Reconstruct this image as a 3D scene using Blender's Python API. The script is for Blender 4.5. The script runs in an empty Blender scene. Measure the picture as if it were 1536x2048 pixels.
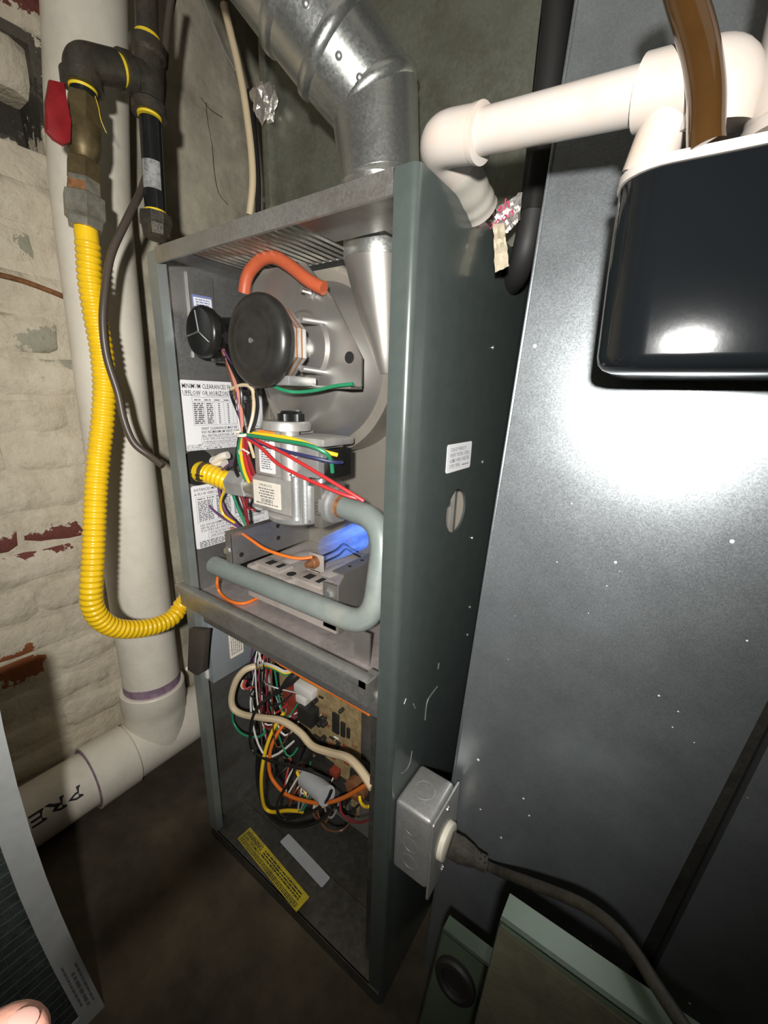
import bpy, bmesh, math, random
from mathutils import Vector, Matrix, noise

random.seed(7)
scene = bpy.context.scene
col = scene.collection
V = Vector

# ------------------------------------------------------------------ camera
cam_data = bpy.data.cameras.new('camera')
cam_data.sensor_fit = 'VERTICAL'
cam_data.sensor_height = 36.0
cam_data.sensor_width = 27.0
cam_data.lens = 817.0 / 2048.0 * 36.0
cam_data.clip_start = 0.01
cam = bpy.data.objects.new('camera', cam_data)
col.objects.link(cam)
cam.matrix_world = Matrix((
    (0.8203899, -0.18012994, 0.54269109, 0.65574694),
    (0.57096352, 0.2066034, -0.79455377, -0.34293812),
    (0.0310011, 0.9617007, 0.27234297, 0.91455291),
    (0, 0, 0, 1)))
scene.camera = cam

# ------------------------------------------------------------------ world, lights, exposure
world = bpy.data.worlds.new('world')
scene.world = world
world.use_nodes = True
bg = world.node_tree.nodes['Background']
bg.inputs['Color'].default_value = (1.0, 0.93, 0.80, 1)
bg.inputs['Strength'].default_value = 0.35

def spot(name, loc, target, energy, angle, blend, radius, color):
    d = bpy.data.lights.new(name, 'SPOT')
    d.energy = energy; d.spot_size = math.radians(angle); d.spot_blend = blend
    d.shadow_soft_size = radius; d.color = color
    o = bpy.data.objects.new(name, d); col.objects.link(o)
    o.location = loc
    o.rotation_euler = (V(target) - V(loc)).to_track_quat('-Z', 'Y').to_euler()
    return o
# phone flash, moved a little behind and left of the lens to soften falloff
spot('set_back_flash', (0.70, -0.470, 0.975), (0.14, 0.16, 0.88), 37.0, 128, 1.0, 0.016, (1.0, 0.985, 0.95))

scene.view_settings.view_transform = 'Standard'
scene.view_settings.look = 'None'
scene.view_settings.gamma = 1.0
scene.view_settings.use_curve_mapping = False
scene.view_settings.exposure = 0.1

# ------------------------------------------------------------------ materials
MATS = {}
def mat(name, color, rough=0.5, metal=0.0, var=0.0, vscale=30.0, bump=0.0, bscale=120.0, coat=0.0,
        dirt=None, dirt_scale=9.0, dirt_amt=0.5, spec=0.5, emit=None, emit_s=0.0, alpha=1.0, trans=0.0):
    if name in MATS: return MATS[name]
    m = bpy.data.materials.new(name); m.use_nodes = True
    nt = m.node_tree; N = nt.nodes; L = nt.links
    b = N['Principled BSDF']
    b.inputs['Base Color'].default_value = (*color, 1)
    b.inputs['Roughness'].default_value = rough
    b.inputs['Metallic'].default_value = metal
    b.inputs['Coat Weight'].default_value = coat
    b.inputs['Specular IOR Level'].default_value = spec
    b.inputs['Transmission Weight'].default_value = trans
    b.inputs['Alpha'].default_value = alpha
    if emit:
        b.inputs['Emission Color'].default_value = (*emit, 1)
        b.inputs['Emission Strength'].default_value = emit_s
    tc = N.new('ShaderNodeTexCoord')
    src = None
    if var > 0:
        n1 = N.new('ShaderNodeTexNoise'); n1.inputs['Scale'].default_value = vscale
        n1.inputs['Detail'].default_value = 6; n1.inputs['Roughness'].default_value = 0.65
        L.new(tc.outputs['Object'], n1.inputs['Vector'])
        r = N.new('ShaderNodeValToRGB')
        r.color_ramp.elements[0].position = 0.3; r.color_ramp.elements[1].position = 0.72
        r.color_ramp.elements[0].color = (*[c * (1 - var) for c in color], 1)
        r.color_ramp.elements[1].color = (*[min(1, c * (1 + var)) for c in color], 1)
        L.new(n1.outputs['Fac'], r.inputs['Fac']); src = r.outputs['Color']
    if dirt:
        n2 = N.new('ShaderNodeTexNoise'); n2.inputs['Scale'].default_value = dirt_scale
        n2.inputs['Detail'].default_value = 8; n2.inputs['Roughness'].default_value = 0.7
        L.new(tc.outputs['Object'], n2.inputs['Vector'])
        r2 = N.new('ShaderNodeValToRGB')
        r2.color_ramp.elements[0].position = 0.48; r2.color_ramp.elements[1].position = 0.72
        r2.color_ramp.elements[0].color = (0, 0, 0, 1); r2.color_ramp.elements[1].color = (dirt_amt,) * 3 + (1,)
        L.new(n2.outputs['Fac'], r2.inputs['Fac'])
        mx = N.new('ShaderNodeMix'); mx.data_type = 'RGBA'
        L.new(r2.outputs['Color'], mx.inputs['Factor'])
        if src: L.new(src, mx.inputs['A'])
        else: mx.inputs['A'].default_value = (*color, 1)
        mx.inputs['B'].default_value = (*dirt, 1)
        src = mx.outputs['Result']
    if src: L.new(src, b.inputs['Base Color'])
    if bump > 0:
        n3 = N.new('ShaderNodeTexNoise'); n3.inputs['Scale'].default_value = bscale
        n3.inputs['Detail'].default_value = 5
        L.new(tc.outputs['Object'], n3.inputs['Vector'])
        bp = N.new('ShaderNodeBump'); bp.inputs['Strength'].default_value = bump
        bp.inputs['Distance'].default_value = 0.002
        L.new(n3.outputs['Fac'], bp.inputs['Height']); L.new(bp.outputs['Normal'], b.inputs['Normal'])
    MATS[name] = m
    return m

def galvanized(name, color, rough=0.36, specks=0.0, scratch=0.0, spangle=0.18, sscale=110.0, metal=0.9, stain=None):
    if name in MATS: return MATS[name]
    m = bpy.data.materials.new(name); m.use_nodes = True
    nt = m.node_tree; N = nt.nodes; L = nt.links
    b = N['Principled BSDF']; b.inputs['Metallic'].default_value = metal
    tc = N.new('ShaderNodeTexCoord')
    vo = N.new('ShaderNodeTexVoronoi'); vo.inputs['Scale'].default_value = sscale
    vo.inputs['Randomness'].default_value = 1
    L.new(tc.outputs['Object'], vo.inputs['Vector'])
    bw = N.new('ShaderNodeRGBToBW'); L.new(vo.outputs['Color'], bw.inputs['Color'])
    mr = N.new('ShaderNodeMapRange')
    mr.inputs['To Min'].default_value = 1 - spangle; mr.inputs['To Max'].default_value = 1 + spangle
    L.new(bw.outputs['Val'], mr.inputs['Value'])
    n1 = N.new('ShaderNodeTexNoise'); n1.inputs['Scale'].default_value = 7; n1.inputs['Detail'].default_value = 8
    n1.inputs['Roughness'].default_value = 0.7
    L.new(tc.outputs['Object'], n1.inputs['Vector'])
    mr2 = N.new('ShaderNodeMapRange'); mr2.inputs['From Min'].default_value = 0.3; mr2.inputs['From Max'].default_value = 0.75
    mr2.inputs['To Min'].default_value = 0.75; mr2.inputs['To Max'].default_value = 1.2
    L.new(n1.outputs['Fac'], mr2.inputs['Value'])
    mul = N.new('ShaderNodeMath'); mul.operation = 'MULTIPLY'
    L.new(mr.outputs['Result'], mul.inputs[0]); L.new(mr2.outputs['Result'], mul.inputs[1])
    mx = N.new('ShaderNodeMix'); mx.data_type = 'RGBA'; mx.blend_type = 'MULTIPLY'
    mx.inputs['Factor'].default_value = 1
    mx.inputs['A'].default_value = (*color, 1)
    L.new(mul.outputs['Value'], mx.inputs['B'])
    out = mx.outputs['Result']
    if stain:
        n5 = N.new('ShaderNodeTexNoise'); n5.inputs['Scale'].default_value = 5; n5.inputs['Detail'].default_value = 9
        n5.inputs['Roughness'].default_value = 0.75
        L.new(tc.outputs['Object'], n5.inputs['Vector'])
        r5 = N.new('ShaderNodeValToRGB'); r5.color_ramp.elements[0].position = 0.5; r5.color_ramp.elements[1].position = 0.7
        L.new(n5.outputs['Fac'], r5.inputs['Fac'])
        m5 = N.new('ShaderNodeMix'); m5.data_type = 'RGBA'
        L.new(r5.outputs['Color'], m5.inputs['Factor']); L.new(out, m5.inputs['A'])
        m5.inputs['B'].default_value = (*stain, 1); out = m5.outputs['Result']
    rmr = N.new('ShaderNodeMapRange')
    rmr.inputs['To Min'].default_value = rough - 0.03; rmr.inputs['To Max'].default_value = rough + 0.05
    L.new(bw.outputs['Val'], rmr.inputs['Value']); L.new(rmr.outputs['Result'], b.inputs['Roughness'])
    if specks > 0:
        v2 = N.new('ShaderNodeTexVoronoi'); v2.inputs['Scale'].default_value = 46
        L.new(tc.outputs['Object'], v2.inputs['Vector'])
        bw2 = N.new('ShaderNodeRGBToBW'); L.new(v2.outputs['Color'], bw2.inputs['Color'])
        mr4 = N.new('ShaderNodeMapRange'); mr4.inputs['From Min'].default_value = 0.35
        mr4.inputs['From Max'].default_value = 0.9
        mr4.inputs['To Min'].default_value = 0.0; mr4.inputs['To Max'].default_value = 0.085 * specks
        L.new(bw2.outputs['Val'], mr4.inputs['Value'])
        lt = N.new('ShaderNodeMath'); lt.operation = 'LESS_THAN'
        L.new(v2.outputs['Distance'], lt.inputs[0]); L.new(mr4.outputs['Result'], lt.inputs[1])
        m3 = N.new('ShaderNodeMix'); m3.data_type = 'RGBA'
        L.new(lt.outputs['Value'], m3.inputs['Factor']); L.new(out, m3.inputs['A'])
        m3.inputs['B'].default_value = (0.85, 0.86, 0.84, 1); out = m3.outputs['Result']
        sub = N.new('ShaderNodeMath'); sub.operation = 'MULTIPLY_ADD'
        L.new(lt.outputs['Value'], sub.inputs[0]); sub.inputs[1].default_value = -metal; sub.inputs[2].default_value = metal
        L.new(sub.outputs['Value'], b.inputs['Metallic'])
    L.new(out, b.inputs['Base Color'])
    n4 = N.new('ShaderNodeTexNoise'); n4.inputs['Scale'].default_value = 6; n4.inputs['Detail'].default_value = 2
    L.new(tc.outputs['Object'], n4.inputs['Vector'])
    bp = N.new('ShaderNodeBump'); bp.inputs['Strength'].default_value = 0.12; bp.inputs['Distance'].default_value = 0.01
    L.new(n4.outputs['Fac'], bp.inputs['Height'])
    last = bp
    if scratch > 0:
        mp = N.new('ShaderNodeMapping'); mp.inputs['Rotation'].default_value = (0, 0.5, 0)
        mp.inputs['Scale'].default_value = (14, 14, 420)
        L.new(tc.outputs['Object'], mp.inputs['Vector'])
        n6 = N.new('ShaderNodeTexNoise'); n6.inputs['Scale'].default_value = 1.0; n6.inputs['Detail'].default_value = 3
        L.new(mp.outputs['Vector'], n6.inputs['Vector'])
        bp2 = N.new('ShaderNodeBump'); bp2.inputs['Strength'].default_value = scratch; bp2.inputs['Distance'].default_value = 0.001
        L.new(n6.outputs['Fac'], bp2.inputs['Height']); L.new(bp.outputs['Normal'], bp2.inputs['Normal'])
        last = bp2
    L.new(last.outputs['Normal'], b.inputs['Normal'])
    MATS[name] = m
    return m

M_galv_panel = galvanized('galvanized_return_duct', (0.36, 0.385, 0.40), 0.30, specks=1.0, scratch=0.02, spangle=0.09, sscale=900, metal=0.76)
M_galv_plenum = galvanized('galvanized_plenum', (0.26, 0.265, 0.215), 0.44, spangle=0.10, sscale=300, stain=(0.15, 0.145, 0.105), metal=0.75)
M_galv_flue = galvanized('galvanized_flue', (0.56, 0.57, 0.54), 0.30, spangle=0.07, sscale=420)
M_galv_box = galvanized('galvanized_box', (0.50, 0.49, 0.465), 0.46, spangle=0.06, sscale=400, metal=0.65)
M_nut = mat('dirty_zinc_nut', (0.33, 0.32, 0.26), 0.42, 0.65, var=0.3, vscale=50, dirt=(0.14, 0.10, 0.06), dirt_amt=0.6, dirt_scale=45)
M_torn = mat('torn_pipe_label', (0.34, 0.34, 0.33), 0.6, var=0.1, dirt=(0.03, 0.03, 0.03), dirt_amt=1.0, dirt_scale=75)
M_flange = mat('lit_grey_flange', (0.24, 0.265, 0.255), 0.33, 0.4, var=0.08, vscale=40)  # cabinet paint made paler: the flange's lit brightness is put into the colour
M_galv_in = galvanized('galvanized_inner', (0.42, 0.415, 0.40), 0.45, spangle=0.05, sscale=420, stain=(0.24, 0.21, 0.18))
M_galv_rail = galvanized('galvanized_rail', (0.58, 0.57, 0.54), 0.42, spangle=0.05, sscale=420, stain=(0.33, 0.28, 0.22))
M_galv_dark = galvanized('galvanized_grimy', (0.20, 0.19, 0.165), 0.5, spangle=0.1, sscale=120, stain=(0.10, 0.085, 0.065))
M_deck = galvanized('burner_deck_metal', (0.50, 0.44, 0.42), 0.5, spangle=0.08, stain=(0.27, 0.23, 0.21), metal=0.6)
M_cab = mat('grey_green_enamel', (0.070, 0.084, 0.078), 0.28, 0.25, var=0.08, vscale=60, coat=0.25)
M_door = mat('green_door_enamel', (0.095, 0.125, 0.085), 0.38, 0.2, var=0.12, vscale=14)
M_door_in = mat('door_lining', (0.085, 0.077, 0.048), 0.75, 0.0, var=0.3, vscale=25, bump=0.3, bscale=200)
M_alum = mat('cast_aluminium', (0.58, 0.58, 0.575), 0.42, 0.75, var=0.12, vscale=40, bump=0.15, bscale=250)
M_alum_dirty = mat('dusty_aluminium', (0.50, 0.49, 0.47), 0.5, 0.55, var=0.2, vscale=35, dirt=(0.42, 0.37, 0.30), dirt_amt=0.7, dirt_scale=22)
M_zinc = mat('zinc_hardware', (0.66, 0.66, 0.65), 0.3, 0.9)
M_steel_plate = mat('aluminized_steel', (0.345, 0.33, 0.305), 0.42, 0.75, var=0.12, vscale=18, dirt=(0.36, 0.31, 0.25), dirt_amt=0.6, dirt_scale=6)
M_scroll = mat('dusty_scroll_steel', (0.32, 0.29, 0.245), 0.5, 0.5, var=0.15, vscale=14, dirt=(0.24, 0.20, 0.145), dirt_amt=0.7, dirt_scale=7)
M_black = mat('black_plastic', (0.012, 0.012, 0.011), 0.32, 0, spec=0.5, var=0.3, vscale=20)
M_black_cap = mat('black_motor_cap', (0.022, 0.021, 0.019), 0.34, 0, var=0.35, vscale=40)
M_black_gloss = mat('black_pump_tank', (0.006, 0.007, 0.008), 0.10, 0, spec=0.6, bump=0.03, bscale=60)
M_rubber = mat('black_rubber', (0.015, 0.014, 0.013), 0.6, 0)
M_iron = mat('black_iron', (0.062, 0.056, 0.044), 0.42, 0.35, var=0.3, vscale=60, bump=0.35, bscale=300, dirt=(0.12, 0.075, 0.04), dirt_amt=0.5, dirt_scale=30)
M_iron_gloss = mat('black_pipe_varnish', (0.018, 0.019, 0.019), 0.2, 0.2, var=0.2, vscale=30)
M_brass = mat('dull_brass', (0.145, 0.108, 0.050), 0.48, 0.6, var=0.3, vscale=60, dirt=(0.09, 0.06, 0.03), dirt_amt=0.6, dirt_scale=40)
M_yellow_tape = mat('yellow_thread_tape', (0.85, 0.62, 0.03), 0.5)
M_red = mat('red_vinyl_handle', (0.25, 0.010, 0.014), 0.45, 0, var=0.25, vscale=60)
M_hose = mat('yellow_hose_coating', (0.86, 0.54, 0.012), 0.3, 0, coat=0.3, var=0.08, vscale=50)
M_hose_sleeve = mat('yellow_hose_sleeve', (0.74, 0.50, 0.02), 0.4, 0, var=0.1)
M_pvc = mat('aged_white_pvc', (0.82, 0.765, 0.65), 0.38, 0, var=0.07, vscale=9, dirt=(0.42, 0.33, 0.22), dirt_amt=0.35, dirt_scale=7, spec=0.4)
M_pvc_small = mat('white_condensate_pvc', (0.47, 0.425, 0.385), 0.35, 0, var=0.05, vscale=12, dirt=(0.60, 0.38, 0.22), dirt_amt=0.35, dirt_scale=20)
M_purple = mat('purple_primer', (0.30, 0.20, 0.27), 0.55, 0, var=0.35, vscale=60)
M_ink = mat('black_ink', (0.02, 0.02, 0.02), 0.6)
M_ink_grey = mat('grey_ink', (0.16, 0.16, 0.17), 0.6)
M_ink_red = mat('red_ink', (0.50, 0.03, 0.10), 0.5)
M_paper = mat('white_label', (0.80, 0.79, 0.80), 0.45, var=0.03, vscale=20)
M_paper_old = mat('yellowed_label', (0.78, 0.72, 0.62), 0.5, var=0.06, vscale=30)
M_paper_blue = mat('blue_edge_label', (0.18, 0.22, 0.42), 0.5)
M_orange_label = mat('orange_label', (0.90, 0.26, 0.03), 0.5)
M_sticker = mat('yellow_warning_sticker', (0.58, 0.46, 0.03), 0.5, var=0.25, vscale=30, dirt=(0.16, 0.13, 0.05), dirt_amt=0.9, dirt_scale=26)
M_grey_tag = mat('grey_sticker', (0.42, 0.43, 0.44), 0.5, var=0.06)
M_manifold = mat('grey_green_manifold', (0.205, 0.24, 0.225), 0.42, 0.1, var=0.08, vscale=30, dirt=(0.42, 0.39, 0.33), dirt_amt=0.4, dirt_scale=12)
M_rust = mat('rust', (0.20, 0.085, 0.03), 0.8, 0, var=0.5, vscale=120)
M_burner = mat('dusty_burner_steel', (0.47, 0.42, 0.38), 0.6, 0.35, var=0.2, vscale=28, dirt=(0.30, 0.25, 0.21), dirt_amt=0.8, dirt_scale=14, bump=0.2)
M_flame = mat('blue_flame', (0.05, 0.15, 0.6), 0.6, emit=(0.09, 0.24, 1.0), emit_s=0.9, alpha=0.5)
def _flame():
    nt = M_flame.node_tree; N = nt.nodes; L = nt.links; b = N['Principled BSDF']
    tc = N.new('ShaderNodeTexCoord'); mp = N.new('ShaderNodeMapping'); mp.inputs['Scale'].default_value = (70, 8, 70)
    L.new(tc.outputs['Object'], mp.inputs['Vector'])
    n = N.new('ShaderNodeTexNoise'); n.inputs['Scale'].default_value = 1.0; n.inputs['Detail'].default_value = 3
    L.new(mp.outputs['Vector'], n.inputs['Vector'])
    r = N.new('ShaderNodeValToRGB'); r.color_ramp.elements[0].position = 0.35; r.color_ramp.elements[1].position = 0.75
    r.color_ramp.elements[0].color = (0.06, 0.14, 0.70, 1); r.color_ramp.elements[1].color = (0.28, 0.50, 1.0, 1)
    L.new(n.outputs['Fac'], r.inputs['Fac']); L.new(r.outputs['Color'], b.inputs['Emission Color'])
    m = N.new('ShaderNodeMapRange'); m.inputs['To Min'].default_value = 0.15; m.inputs['To Max'].default_value = 0.55
    L.new(n.outputs['Fac'], m.inputs['Value'])
    sx = N.new('ShaderNodeSeparateXYZ'); L.new(tc.outputs['Object'], sx.inputs['Vector'])
    g = N.new('ShaderNodeMapRange'); g.inputs['From Min'].default_value = -0.012; g.inputs['From Max'].default_value = 0.045
    g.inputs['To Min'].default_value = 0.0; g.inputs['To Max'].default_value = 1.3; L.new(sx.outputs['Y'], g.inputs['Value'])
    k = N.new('ShaderNodeMath'); k.operation = 'MULTIPLY'; L.new(m.outputs['Result'], k.inputs[0]); L.new(g.outputs['Result'], k.inputs[1])
    L.new(k.outputs['Value'], b.inputs['Alpha'])
_flame()
M_silicone = mat('orange_silicone_tube', (0.44, 0.090, 0.036), 0.42, 0, var=0.1, vscale=40)
M_wood = mat('dark_wood', (0.05, 0.04, 0.03), 0.8, var=0.3)
M_floor = mat('stained_concrete', (0.066, 0.051, 0.030), 0.85, 0, var=0.55, vscale=9, bump=0.5, bscale=90, dirt=(0.025, 0.02, 0.014), dirt_amt=0.8, dirt_scale=3.5)
M_back = mat('dark_masonry', (0.10, 0.095, 0.08), 0.9, var=0.4, vscale=12, bump=0.6)
M_tube_brown = mat('stained_vinyl_tube', (0.050, 0.023, 0.0065), 0.12, 0, coat=0.6, var=0.2, vscale=14, spec=0.7)
M_lid = mat('white_pump_lid', (0.50, 0.455, 0.41), 0.4)
M_cord = mat('grimy_cord', (0.045, 0.038, 0.028), 0.55, var=0.4, vscale=60, bump=0.3, bscale=400)
M_plug = mat('grimy_plug', (0.06, 0.052, 0.042), 0.7, var=0.4, vscale=90, bump=0.5, bscale=500)
M_ivory = mat('ivory_receptacle', (0.82, 0.76, 0.62), 0.4)
M_foil = mat('foil_tape', (0.72, 0.68, 0.64), 0.32, 0.85, bump=0.6, bscale=140)
M_foil_tan = mat('foil_tape_backing', (0.52, 0.45, 0.33), 0.45, 0.4, bump=0.4, bscale=90)
M_wrap = mat('grey_taped_fitting', (0.36, 0.335, 0.29), 0.5, 0.1, var=0.15, vscale=25)
M_cardboard = mat('white_cardboard_frame', (0.38, 0.385, 0.375), 0.7, var=0.10, vscale=40)
M_media = mat('dirty_filter_media', (0.030, 0.038, 0.034), 0.95, var=0.6, vscale=60, bump=1.0, bscale=160)
M_mesh = mat('filter_scrim', (0.060, 0.072, 0.066), 0.8)
M_skin = mat('skin', (0.56, 0.27, 0.20), 0.45, 0, var=0.08, vscale=90, bump=0.15, bscale=300)
M_nail = mat('nail', (0.62, 0.36, 0.30), 0.3)
M_board = mat('tan_circuit_board', (0.32, 0.235, 0.115), 0.5, var=0.35, vscale=70, dirt=(0.10, 0.075, 0.04), dirt_amt=0.7, dirt_scale=60)
M_chip = mat('black_component', (0.02, 0.019, 0.017), 0.5, var=0.3)
M_conn = mat('white_connector', (0.66, 0.63, 0.58), 0.5)
M_redrelay = mat('dark_red_connector', (0.22, 0.035, 0.02), 0.5)
M_copper = mat('copper_winding', (0.38, 0.17, 0.08), 0.45, 0.6)
M_swbox = mat('grey_box_enamel', (0.26, 0.285, 0.30), 0.38, 0.25, var=0.06)
M_hole = mat('hole_shadow', (0.008, 0.008, 0.007), 0.9)
M_concrete = None
WIRE = {}
def wmat(n, c):
    WIRE[n] = mat(n + '_wire', c, 0.38)
for n_, c_ in dict(black=(0.012, 0.012, 0.012), white=(0.62, 0.60, 0.55), red=(0.50, 0.028, 0.03), green=(0.02, 0.22, 0.10),
                   yellow=(0.85, 0.55, 0.02), orange=(0.75, 0.17, 0.02), purple=(0.13, 0.05, 0.13), blue=(0.03, 0.035, 0.10),
                   brown=(0.13, 0.055, 0.025), cream=(0.60, 0.48, 0.31), grey=(0.25, 0.24, 0.23), darkred=(0.22, 0.02, 0.025),
                   taupe=(0.075, 0.058, 0.046), pink=(0.55, 0.22, 0.16)).items():
    wmat(n_, c_)

# ------------------------------------------------------------------ mesh helpers
class MB:
    def __init__(self): self.bm = bmesh.new()
    def box(self, x0, x1, y0, y1, z0, z1, bevel=0.0, seg=2):
        vs = [self.bm.verts.new(p) for p in ((x0, y0, z0), (x1, y0, z0), (x1, y1, z0), (x0, y1, z0),
                                             (x0, y0, z1), (x1, y0, z1), (x1, y1, z1), (x0, y1, z1))]
        fs = [self.bm.faces.new([vs[i] for i in f]) for f in
              ((3, 2, 1, 0), (4, 5, 6, 7), (0, 1, 5, 4), (1, 2, 6, 5), (2, 3, 7, 6), (3, 0, 4, 7))]
        if bevel > 0:
            es = list({e for f in fs for e in f.edges})
            bmesh.ops.bevel(self.bm, geom=es, offset=bevel, segments=seg, affect='EDGES', profile=0.5)
        return self
    def hexa(self, pts):
        vs = [self.bm.verts.new(p) for p in pts]
        for f in ((3, 2, 1, 0), (4, 5, 6, 7), (0, 1, 5, 4), (1, 2, 6, 5), (2, 3, 7, 6), (3, 0, 4, 7)):
            self.bm.faces.new([vs[i] for i in f])
        return self
    def prism(self, poly, origin, ux, uy, depth, bevel=0.0):
        """polygon in plane (ux,uy) from origin, extruded by vector depth"""
        o, ux, uy, d = V(origin), V(ux), V(uy), V(depth)
        a = [self.bm.verts.new(o + ux * p[0] + uy * p[1]) for p in poly]
        b = [self.bm.verts.new(v.co + d) for v in a]
        n = len(a)
        fs = [self.bm.faces.new(a[::-1]), self.bm.faces.new(b)]
        for i in range(n):
            fs.append(self.bm.faces.new((a[i], a[(i + 1) % n], b[(i + 1) % n], b[i])))
        if bevel > 0:
            es = list({e for f in fs[:2] for e in f.edges})
            bmesh.ops.bevel(self.bm, geom=es, offset=bevel, segments=2, affect='EDGES', profile=0.5)
        return self
    def tube(self, pts, r, seg=12, caps=True):
        pts = [V(p) for p in pts]; n = len(pts)
        rs = r if isinstance(r, (list, tuple)) else [r] * n
        T = []
        for i in range(n):
            t = (pts[min(i + 1, n - 1)] - pts[max(i - 1, 0)])
            if t.length < 1e-9: t = T[-1] if T else V((0, 0, 1))
            T.append(t.normalized())
        ref = V((0, 0, 1)) if abs(T[0].z) < 0.9 else V((1, 0, 0))
        nrm = (ref - T[0] * ref.dot(T[0])).normalized()
        rings = []
        for i in range(n):
            nrm = nrm - T[i] * nrm.dot(T[i])
            if nrm.length < 1e-6: nrm = T[i].orthogonal()
            nrm.normalize(); bi = T[i].cross(nrm)
            rings.append([self.bm.verts.new(pts[i] + (nrm * math.cos(a) + bi * math.sin(a)) * rs[i])
                          for a in [2 * math.pi * k / seg for k in range(seg)]])
        for i in range(n - 1):
            A, B = rings[i], rings[i + 1]
            for k in range(seg):
                self.bm.faces.new((A[k], A[(k + 1) % seg], B[(k + 1) % seg], B[k]))
        if caps:
            self.bm.faces.new(rings[0][::-1]); self.bm.faces.new(rings[-1])
        return self
    def lathe(self, origin, axis, prof, seg=32, ref=None):
        """prof: list of (distance along axis, radius)"""
        o, ax = V(origin), V(axis).normalized()
        n = V(ref).normalized() if ref else ax.orthogonal().normalized()
        n = (n - ax * n.dot(ax)).normalized(); b = ax.cross(n)
        rings = []
        for d, r in prof:
            if r < 1e-6: rings.append([self.bm.verts.new(o + ax * d)])
            else: rings.append([self.bm.verts.new(o + ax * d + (n * math.cos(t) + b * math.sin(t)) * r)
                                for t in [2 * math.pi * k / seg for k in range(seg)]])
        for i in range(len(rings) - 1):
            A, B = rings[i], rings[i + 1]
            if len(A) == 1 and len(B) == 1: continue
            for k in range(seg):
                k2 = (k + 1) % seg
                if len(A) == 1: self.bm.faces.new((A[0], B[k2], B[k]))
                elif len(B) == 1: self.bm.faces.new((A[k], A[k2], B[0]))
                else: self.bm.faces.new((A[k], A[k2], B[k2], B[k]))
        if len(rings[0]) > 1: self.bm.faces.new(rings[0][::-1])
        if len(rings[-1]) > 1: self.bm.faces.new(rings[-1])
        return self
    def grid(self, fn, nu, nv, thick=0.0, nrm=None):
        g = [[self.bm.verts.new(fn(i / nu, j / nv)) for j in range(nv + 1)] for i in range(nu + 1)]
        for i in range(nu):
            for j in range(nv):
                self.bm.faces.new((g[i][j], g[i + 1][j], g[i + 1][j + 1], g[i][j + 1]))
        if thick > 0:
            d = V(nrm) * thick
            h = [[self.bm.verts.new(g[i][j].co + d) for j in range(nv + 1)] for i in range(nu + 1)]
            for i in range(nu):
                for j in range(nv):
                    self.bm.faces.new((h[i][j], h[i][j + 1], h[i + 1][j + 1], h[i + 1][j]))
            for i in range(nu):
                self.bm.faces.new((g[i][0], h[i][0], h[i + 1][0], g[i + 1][0]))
                self.bm.faces.new((g[i + 1][nv], h[i + 1][nv], h[i][nv], g[i][nv]))
            for j in range(nv):
                self.bm.faces.new((g[0][j + 1], h[0][j + 1], h[0][j], g[0][j]))
                self.bm.faces.new((g[nu][j], h[nu][j], h[nu][j + 1], g[nu][j + 1]))
        return self
    def plate_hole(self, x, y0, y1, z0, z1, cy, cz, r, thick, seg=24):
        """plate in the plane x with a round hole, thickness towards -x"""
        def sq(a):
            c, s = math.cos(a), math.sin(a); k = []
            if c > 1e-9: k.append((y1 - cy) / c)
            if c < -1e-9: k.append((y0 - cy) / c)
            if s > 1e-9: k.append((z1 - cz) / s)
            if s < -1e-9: k.append((z0 - cz) / s)
            t = min(k); return (cy + c * t, cz + s * t)
        angs = [2 * math.pi * k / seg for k in range(seg)]
        for c in ((y0, z0), (y1, z0), (y1, z1), (y0, z1)):
            angs.append(math.atan2(c[1] - cz, c[0] - cy) % (2 * math.pi))
        angs = sorted(set(round(a, 6) for a in angs)); n = len(angs)
        L = []
        for xx in (x, x - thick):
            inner = [self.bm.verts.new((xx, cy + r * math.cos(a), cz + r * math.sin(a))) for a in angs]
            outer = [self.bm.verts.new((xx, *sq(a))) for a in angs]
            L.append((inner, outer))
        (i0, o0), (i1, o1) = L
        for k in range(n):
            k2 = (k + 1) % n
            self.bm.faces.new((i0[k], o0[k], o0[k2], i0[k2]))
            self.bm.faces.new((i1[k2], o1[k2], o1[k], i1[k]))
            self.bm.faces.new((i0[k2], i1[k2], i1[k], i0[k]))
            self.bm.faces.new((o0[k], o1[k], o1[k2], o0[k2]))
        return self
    def mesh(self, name, off=V((0, 0, 0)), smooth=38):
        bmesh.ops.recalc_face_normals(self.bm, faces=self.bm.faces)
        me = bpy.data.meshes.new(name)
        if off.length > 0: bmesh.ops.translate(self.bm, verts=self.bm.verts, vec=-off)
        self.bm.to_mesh(me); self.bm.free()
        if smooth:
            for p in me.polygons: p.use_smooth = True
            me.set_sharp_from_angle(angle=math.radians(smooth))
        return me

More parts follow.
